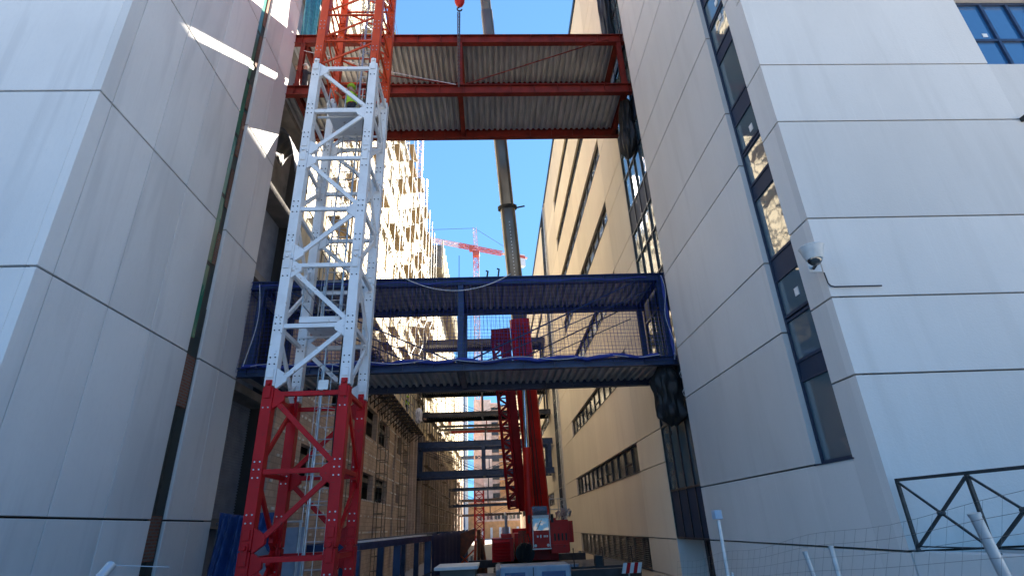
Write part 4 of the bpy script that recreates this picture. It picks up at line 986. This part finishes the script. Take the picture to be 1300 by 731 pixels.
tarp('tarpaulin', 'bright blue tarpaulin draped over the low wall left of the red mast foot', 'tarpaulin', ((-8.5, 18.2, 2.35), (-7.6, 18.25, 2.2), (-8.7, 18.1, -1.6), (-7.35, 18.0, -1.6)), M['bluetarp'], .17, 11, 8, (0, 1, 0))
tarp('tarpaulin', 'small blue sheet bunched on the hoarding rail, right of the larger blue tarpaulin', 'tarpaulin', ((-7.5, 18.3, 2.3), (-6.9, 18.3, 2.3), (-7.45, 18.3, 1.9), (-6.8, 18.3, 1.1)), M['bluetarp'], .1, 9, 6, (0, 1, 0))
hd = thing('hoarding', 'dark site hoarding with a white top rail in the gap left of the mast', 'hoarding', (-7.8, 18.6, -1.7))
mb = MB(); mb.box(-8.7, -6.0, 18.6, 18.66, -1.75, 1.85); mb.build('panel', M['shutter'], hd)
mb = MB(); mb.tube([(-8.7, 18.5, 2.05), (-6.0, 18.5, 2.0)], .035, 6)
for x in (-8.6, -7.7, -6.8, -6.1): mb.tube([(x, 18.5, -1.75), (x, 18.5, 2.05)], .03, 6)
mb.build('rail', M['galv'], hd)

# ------------------------------------------------------------------ site things on the lower ground
# blue-netted steel frame module
bm_ = thing('steel_frame_module', 'navy steel frame module wrapped in dark blue netting, lying on the ground along the left', 'steel frame', (-3.4, 28, -1.75))
QA, QB, QC = Vector((-4.5, 19.3, 1.2)), Vector((-2.9, 26.0, 1.28)), Vector((-1.98, 40.0, 1.38)); bk = Vector((-2.1, .4, 0))
mb = MB()
for a, b in ((QA, QB), (QB, QC)):
    for o_ in (Vector((0, 0, 0)), bk):
        for dz in (0, -2.75): mb.bar(a + o_ + Vector((0, 0, dz)), b + o_ + Vector((0, 0, dz)), .24, .22)
for a in (QA, QB, QC): mb.bar(a + Vector((-.13, .02, .001)), a + bk, .2, .2)
build_each(mb, 'beam', M['navybeam'], bm_, bevel=.01)
mb = MB()
for a, b, ts_ in ((QA, QB, (.01, .5, .985)), (QB, QC, (.3, .55, .8, .995))):
    for t_ in ts_:
        p = a.lerp(b, t_)
        for o_ in (Vector((0, 0, 0)), bk): mb.bar(p + o_ + Vector((0, 0, -2.7)), p + o_ + Vector((0, 0, -.12)), .27, .24)
build_each(mb, 'post', M['navybeam'], bm_)
mb = MB(); sn = Vector((.15, -.02, 0)); mb.grid(lambda u, v: QB.lerp(QC, u) + sn + Vector((.04 * math.sin(u * 60) * math.sin(v * 3), 0, -2.7 + 2.85 * v + .03 * math.sin(u * 40))), 90, 10)
mb.build('net_sheeting', M['navynet'], bm_, smooth=True, solid=.006)
mb = MB(); mb.bar(QA + Vector((-.05, -.1, .135)), QA.lerp(QB, .92) + Vector((-.05, 0, .135)), .3, .05, up=(0, 0, 1)); mb.build('top_board', M['whitepaint'], bm_)
mb = MB(); rr = random.Random(4)
for i in range(14): a = Vector((rr.uniform(-4.3, -2.6), rr.uniform(20.5, 24), rr.uniform(-1.2, .2))); mb.tube([a, a + Vector((rr.uniform(-.6, .6), rr.uniform(-.4, .4), rr.uniform(-.3, .8)))], .03, 5)
build_each(mb, 'loose_bracing', M['darkbeam'], bm_)
# flat-topped hut
hut = thing('site_cabin', 'low site cabin with a flat white roof in front of the blue netted frame', 'site cabin', (-1.4, 22, -1.75))
MB().box(-2.0, -.72, 21.6, 23.4, -1.75, .28).build('body', M['louvre'], hut, bevel=.02)
MB().box(-2.18, -.62, 21.3, 23.6, .28, .38).build('roof', M['whitepaint'], hut, bevel=.015)
# rusty machine (hopper on legs)
rm = thing('hopper', 'rusty brown hopper machine with red legs beside the far crane mast', 'machine', (-1.6, 36, -1.75))
mb = MB(); mb.prism([(-2.6, 1.2), (-1.2, 1.6), (-1.3, .9), (-1.9, .1), (-2.3, .1)], 'y', 36, 37.6); mb.build('hopper_bin', M['rust'], rm, bevel=.02)
mb = MB()
for x in (-2.4, -1.3):
    for y in (36.1, 37.4): mb.bar((x, y, -1.75), (x + .1, y, .9), .12)
mb.bar((-2.4, 36.1, -.6), (-1.3, 36.1, .4), .09); mb.bar((-2.4, 36.1, .4), (-1.3, 36.1, -.6), .09); build_each(mb, 'leg', M['mastorange'], rm)
mb = MB(); mb.box(-1.2, -.5, 36.2, 37.6, -1.7, -.3); mb.tube([(-1.0, 36.6, -.3), (-1.0, 36.6, 1.5)], .12, 8); mb.tube([(-.7, 36.9, -.3), (-.9, 36.9, 1.0)], .16, 8); mb.build('motor', M['rust'], rm, bevel=.02)
pl_ = MB(); pl_.box(-2.8, .6, 24.5, 26.2, -.28, -.2); pl_.box(-2.7, -2.5, 24.6, 24.8, -1.75, -.28); pl_.box(.3, .5, 24.6, 24.8, -1.75, -.28); pl_.box(-2.7, -2.5, 25.9, 26.1, -1.75, -.28)
tag(pl_.build('steel_skid', M['darkbeam'], bevel=.01), 'dark low steel skid between the white-roofed cabin and the mobile crane', 'steel skid')
# striped barrier board and dark container at right
br = thing('barrier_board', 'red and white striped barrier board near the louvred window at right', 'barrier', (4.9, 22.6, -1.75))
mb = MB()
for i in range(5):
    mb.cur = i % 2; x = 4.62 + i * .14; mb.add([(x, 22.0, -.12), (x + .14, 22.0, -.12), (x + .24, 22.0, .22), (x + .10, 22.0, .22)], [(0, 1, 2, 3)])
mb.build('board', [M['whitepaint'], M['mastred']], br, solid=.03)
mb = MB(); mb.tube([(4.9, 22.05, -1.75), (4.9, 22.05, -.1)], .03, 6); mb.box(4.6, 5.2, 21.85, 22.25, -1.76, -1.7); mb.build('stand', M['galv'], br)
ct = thing('flatbed_trailer', 'dark flatbed trailer edge behind the barrier board at right', 'trailer', (4.3, 24, -1.75))
MB().box(3.0, 5.9, 24.2, 30, -.35, -.05).build('bed', M['darkbeam'], ct, bevel=.01)
mb = MB(); mb.box(3.05, 5.85, 24.15, 24.19, -.02 - .04, .02); 
for x in (3.2, 4.4, 5.6): mb.tube([(x, 24.3, -.05), (x, 24.3, .7)], .025, 6)
mb.box(4.2, 4.5, 25, 25.4, -.045, .35); mb.build('stake', M['darkbeam'], ct)
for x in (3.5, 5.4):
    for y in (25.2, 28.8): mb = MB(); mb.tube([(x - .15, y, -1.2), (x + .15, y, -1.2)], .5, 18); mb.build('wheel', M['black'], ct, smooth=True)
MB().tube([(3.35, 25.6, -1.75), (3.35, 25.6, .05)], .22, 12).build('x', M['palegrey'], ct).name = 'water_drum'

# ------------------------------------------------------------------ security camera
sc = thing('security_camera', 'white dome security camera on the corner of the right concrete building', 'security camera', (6.35, 8.4, 5.5))
C0 = at(1032, 322, Y=8.34)
mb = MB(); mb.lathe((C0.x, C0.y, C0.z), [(.13, -.12), (.15, -.09), (.20, .10), (.215, .12), (.195, .14), (.06, .17)], 28); mb.build('housing', M['camwhite'], sc, smooth=True)
mb = MB(); mb.lathe((C0.x, C0.y, C0.z - .12), [(.02, -.11), (.075, -.09), (.115, -.04), (.122, 0)], 24); mb.build('dome', M['glass_dark'], sc, smooth=True)
mb = MB(); mb.tube([(C0.x + .02, C0.y + .02, C0.z - .03), (C0.x + .12, C0.y + .15, C0.z - .13), (C0.x + .17, 8.69, C0.z - .13)], .028, 8); mb.build('bracket_arm', M['frame'], sc, smooth=True)
MB().box(C0.x + .08, C0.x + .32, 8.685, 8.715, C0.z - .2, C0.z + .02).build('wall_plate', M['camwhite'], sc, bevel=.006)
q0 = at(1046, 346, Y=8.69); q1 = at(1053, 364, Y=8.69); q2 = at(1120, 364, Y=8.69)
mb = MB(); mb.tube([q0, q0.lerp(q1, .75), q1 + Vector((.03, 0, .02)), q1 + Vector((.1, 0, 0)), Vector((q2.x, q2.y, q1.z))], .013, 7); mb.build('conduit', M['frame'], sc, smooth=True)

# ------------------------------------------------------------------ ledge wall + railing
rw = thing('retaining_wall', 'low concrete retaining wall running from the right building corner towards the camera', 'wall', (6.6, 6.5, 0))
mb = MB(); mb.prism([(6.21, 8.70), (6.60, 6.6), (6.9, 4.6), (7.2, 4.6), (6.9, 6.66), (6.55, 8.70)], 'z', -.5, 1.03); mb.build('wall', M['conc_r'], rw, bevel=.01)
mb = MB(); mb.prism([(6.56, 8.70), (6.91, 6.66), (7.21, 4.6), (16, 4.6), (16, 8.70)], 'z', .8, 1.0); mb.build('terrace_floor', M['dust'], rw)
rl = thing('railing', 'dark grey-green railing with crossed bars on the terrace edge at the right', 'railing', (6.5, 8.2, 1.03))
top0, bot0 = Vector((6.24, 8.60, 2.02)), Vector((6.27, 8.62, 1.05))
dirr = (Vector((6.78, 5.6, 0)) - Vector((6.24, 8.6, 0))).normalized()
def RP(s, z): 
    a = bot0 + dirr * s; return Vector((a.x, a.y, z))
PS = [0, 1.12, 2.24, 3.36]
mb = MB(); mb.bar(RP(-.02, 2.03), RP(3.4, 2.03), .045, .045); mb.build('top_rail', M['railgrey'], rl, bevel=.004)
mb = MB(); mb.bar(RP(0, 1.10), RP(3.36, 1.10), .012, .02); mb.build('bottom_rail', M['railgrey'], rl)
for s in PS: mb = MB(); mb.bar(RP(s, 1.02), RP(s, 2.01), .045, .045); mb.box(RP(s, 1).x - .05, RP(s, 1).x + .05, RP(s, 1).y - .05, RP(s, 1).y + .05, 1.031, 1.045); mb.build('post', M['railgrey'], rl)
for a, b in zip(PS, PS[1:]):
    mb = MB(); mb.bar(RP(a + .03, 1.98), RP(b - .03, 1.1), .028); mb.bar(RP(a + .03, 1.1), RP(b - .03, 1.98), .034)
    c = RP((a + b) / 2, 1.54); mb.lathe((c.x, c.y, c.z), [(.03, -.04), (.055, -.015), (.055, .015), (.03, .04)], 12); mb.build('cross_bar', M['railgrey'], rl)

# ------------------------------------------------------------------ mesh fence and posts by the camera
fence = thing('mesh_fence', 'thin wire mesh fence sagging between galvanised posts along the bottom right', 'fence', (2.6, 4, 0))
def post(px, py, px2, py2, Y, r, cap=True):
    a = at(px, py, Y=Y); b = at(px2, py2, Y=Y); d = (b - a).normalized(); e = a + d * ((a.z + .1) / max(.3, -d.z))
    mb = MB(); mb.tube([e, a], r, 14); 
    if cap: mb.tube([a, a + (a - e).normalized() * .012], r * 1.12, 14)
    return mb, a, e
tops = []
for (args) in ((1238, 655, 1276, 731, 2.3, .021), (1055, 694, 1065, 731, 5.2, .022), (1022, 701, 1033, 731, 5.4, .021)):
    mb, a, e = post(*args); mb.build('post', M['galv'], fence, smooth=True); tops.append(a)
mb = MB(); W0, W1 = at(860, 712, Y=7.0), at(1300, 622, Y=2.0); B0, B1 = at(860, 745, Y=7.0), at(1300, 735, Y=2.0)
for j in range(5):
    v = j / 4; mb.tube([(W0.lerp(W1, u).lerp(B0.lerp(B1, u), v) + Vector((0, 0, -.03 * math.sin(math.pi * u * 3) ** 2 * (1 - v)))) for u in [k / 24 for k in range(25)]], .0008, 4)
for k in range(40):
    u = (k / 40) ** .8; mb.tube([W0.lerp(W1, u) + Vector((0, 0, -.03 * math.sin(math.pi * u * 3) ** 2)), B0.lerp(B1, u)], .0006, 4)
mb.build('wire_mesh', M['scaff'], fence)
# flood-light post
a = at(912, 660, Y=6.2); b = at(925, 735, Y=6.2)
fp = thing('sensor_post', 'slim grey post with a small pale box on top, before the right wall', 'post', (a.x, a.y, 0))
d = (b - a).normalized(); mb = MB(); mb.tube([a, a + d * 1.75], .02, 10); mb.build('pole', M['galv'], fp, smooth=True)
MB().box(a.x - .045, a.x + .035, a.y - .05, a.y + .05, a.z + .01, a.z + .1).build('head_box', M['palegrey'], fp, bevel=.008)
mb = MB(); c = a + Vector((.05, .02, -.5)); mb.tube([c, c + d * 1.2], .016, 8); mb.build('side_tube', M['galv'], fp)
# tube at lower left
a = at(141, 717, Y=2.4); b = at(112, 750, Y=2.3)
mb = MB(); d = (b - a).normalized(); mb.tube([a, a + d * .12, a + d * .5 , a + d * .8 + Vector((0, 0, -.5)), a + d * .9 + Vector((0, 0, -1.35))], .019, 14); tp = mb
o = tag(tp.build('fence_post', M['galv'], smooth=True), 'bent galvanised tube end poking into the bottom left corner', 'post')
mb = MB(); mb.tube([a, a + Vector((.16, .12, -.02))], .0018, 5); mb.build('wire', M['galv'], o)

# ------------------------------------------------------------------ people
def person(label, loc, rot, vest=None, helmet=M['helmet_white'], top=M['cloth_dark'], legs=M['cloth_dark'], arms=((.32, .2, 1.15), (-.32, .2, 1.15)), bend=0.0, h=1.76):
    J = []; E = []; Rd = []
    def v(p, r, par=None):
        J.append(Vector(p)); Rd.append(r)
        if par is not None: E.append((par, len(J) - 1))
        return len(J) - 1
    fy = bend
    pel = v((0, 0, .95), .14); ch = v((0, fy * .5, 1.28), .155, pel); sh = v((0, fy * .8, 1.42), .12, ch); nk = v((0, fy * .95, 1.50), .06, sh); hd1 = v((0, fy + .015, 1.60), .085, nk); hd2 = v((0, fy + .02, 1.70), .085, hd1)
    ns = v((0, fy + .10, 1.60), .022, hd1)
    for s, tgt in ((1, arms[0]), (-1, arms[1])):
        a = v((s * .19, fy * .8, 1.41), .065, sh); tx = Vector((tgt[0] * 1, tgt[1] + fy, tgt[2])); el = (J[a] + tx) / 2 + Vector((s * .07, -.07, -.05))
        e = v(el, .048, a); w = v(tx, .034, e); dd = (tx - el).normalized(); pm = v(tx + dd * .07, .036, w)
        for k in range(4): f1 = v(tx + dd * (.13 - .01 * abs(k - 1)) + Vector(((k - 1.5) * .021, 0, 0)), .0095, pm); v(J[f1] + dd * .03 + Vector((0, .015, -.015)), .0085, f1)
        v(tx + dd * .05 + Vector((-s * .05, .02, 0)), .011, w)
        hp = v((s * .095, 0, .9), .095, pel); kn = v((s * .11, .03, .5), .062, hp); an = v((s * .12, -.02, .1), .045, kn); v((s * .13, .14, .045), .042, an)
    me = bpy.data.meshes.new('person_rig'); me.from_pydata([tuple(j) for j in J], E, []); o = bpy.data.objects.new('person_rig', me); COL.objects.link(o)
    sk = o.modifiers.new('s', 'SKIN'); o.modifiers.new('ss', 'SUBSURF').levels = 1
    for i, r in enumerate(Rd): me.skin_vertices[0].data[i].radius = (r, r)
    me.skin_vertices[0].data[0].use_root = True
    dg = bpy.context.evaluated_depsgraph_get(); nm = bpy.data.meshes.new_from_object(o.evaluated_get(dg)); bpy.data.objects.remove(o)
    nm.materials.clear()
    for m in (top, legs, M['skin'], M['black']): nm.materials.append(m)
    wr = [Vector(J[i]) for i in range(len(J))]
    for p in nm.polygons:
        c = p.center; p.use_smooth = True
        k = 0 if c.z > .98 else 1
        if c.z > 1.49 and abs(c.x) < .14: k = 2
        if c.z < .09: k = 3
        for tg, s in ((arms[0], 1), (arms[1], -1)):
            if (c - Vector((tg[0], tg[1] + fy, tg[2]))).length < .19 and abs(c.x) > .2: k = 2
        p.material_index = k
    b = bpy.data.objects.new('person', nm); COL.objects.link(b); b.location = loc; b.rotation_euler = (0, 0, rot); b.scale = (h / 1.76,) * 3
    tag(b, label, 'person', 'workers on the site')
    def child(name, mbx, m, **k):
        me2 = bpy.data.meshes.new(name); me2.from_pydata(mbx.v, [], mbx.f); me2.materials.append(m)
        for p in me2.polygons: p.use_smooth = True
        c = bpy.data.objects.new(name, me2); COL.objects.link(c); c.parent = b
    mbx = MB(); mbx.lathe((0, fy + .015, 1.70), [(.15, -.005), (.15, .01), (.118, .02), (.112, .07), (.08, .12), (.02, .14)], 18); child('helmet', mbx, helmet)
    mbx = MB(); 
    for s in (-1, 1): mbx.lathe((s * .032, fy + .098, 1.645), [(.001, -.009), (.010, 0), (.001, .009)], 8)
    child('eyes', mbx, M['black'])
    if vest:
        mbx = MB(); n = 20; pr_ = [(.165, 1.0, 0), (.175, 1.12, .15), (.18, 1.28, .5), (.17, 1.40, .78), (.09, 1.47, .9)]; vs = []
        for r, z, f in pr_:
            for j in range(n): a = 2 * math.pi * j / n; vs.append((r * 1.12 * math.cos(a), fy * f + r * .98 * math.sin(a), z))
        mbx.add(vs, [(j * n + i, j * n + (i + 1) % n, (j + 1) * n + (i + 1) % n, (j + 1) * n + i) for j in range(len(pr_) - 1) for i in range(n)]); child('vest', mbx, vest)
    return b
person('worker in dark clothes and white helmet leaning at the left end of the red bridge', (-8.1, 18.35, 19.17), R_(200), None, M['helmet_white'], arms=((.35, .38, 1.15), (-.3, .42, 1.2)), bend=.22)
person('worker in a yellow-green vest on the platform inside the white mast', (-4.5, 14.1, 13.83), R_(150), M['hivis'], M['hivis'], M['helmet_red'], arms=((.3, .3, 1.3), (-.3, .3, 1.2)), bend=.08)
person('worker in a yellow-green vest at the nearer end of the timber platform', (XL + .95, 48.6, 11.0), R_(-100), M['hivis'], M['hivis'], arms=((.3, .3, 1.2), (-.3, .3, 1.1)))
person('worker in a yellow-green vest bending over beyond the white sack on the timber platform', (XL + 1.0, 55.6, 11.0), R_(-80), M['hivis'], M['hivis'], arms=((.25, .45, .95), (-.25, .45, .95)), bend=.3)
bag('white rubble sack hanging off the rail of the timber platform', (XL + 1.75, 50.6, 10.7), .6, 1.35, .9, M['sack'], 8, 'rubble_sack', 'sack', None)
print('objects', len(bpy.data.objects))
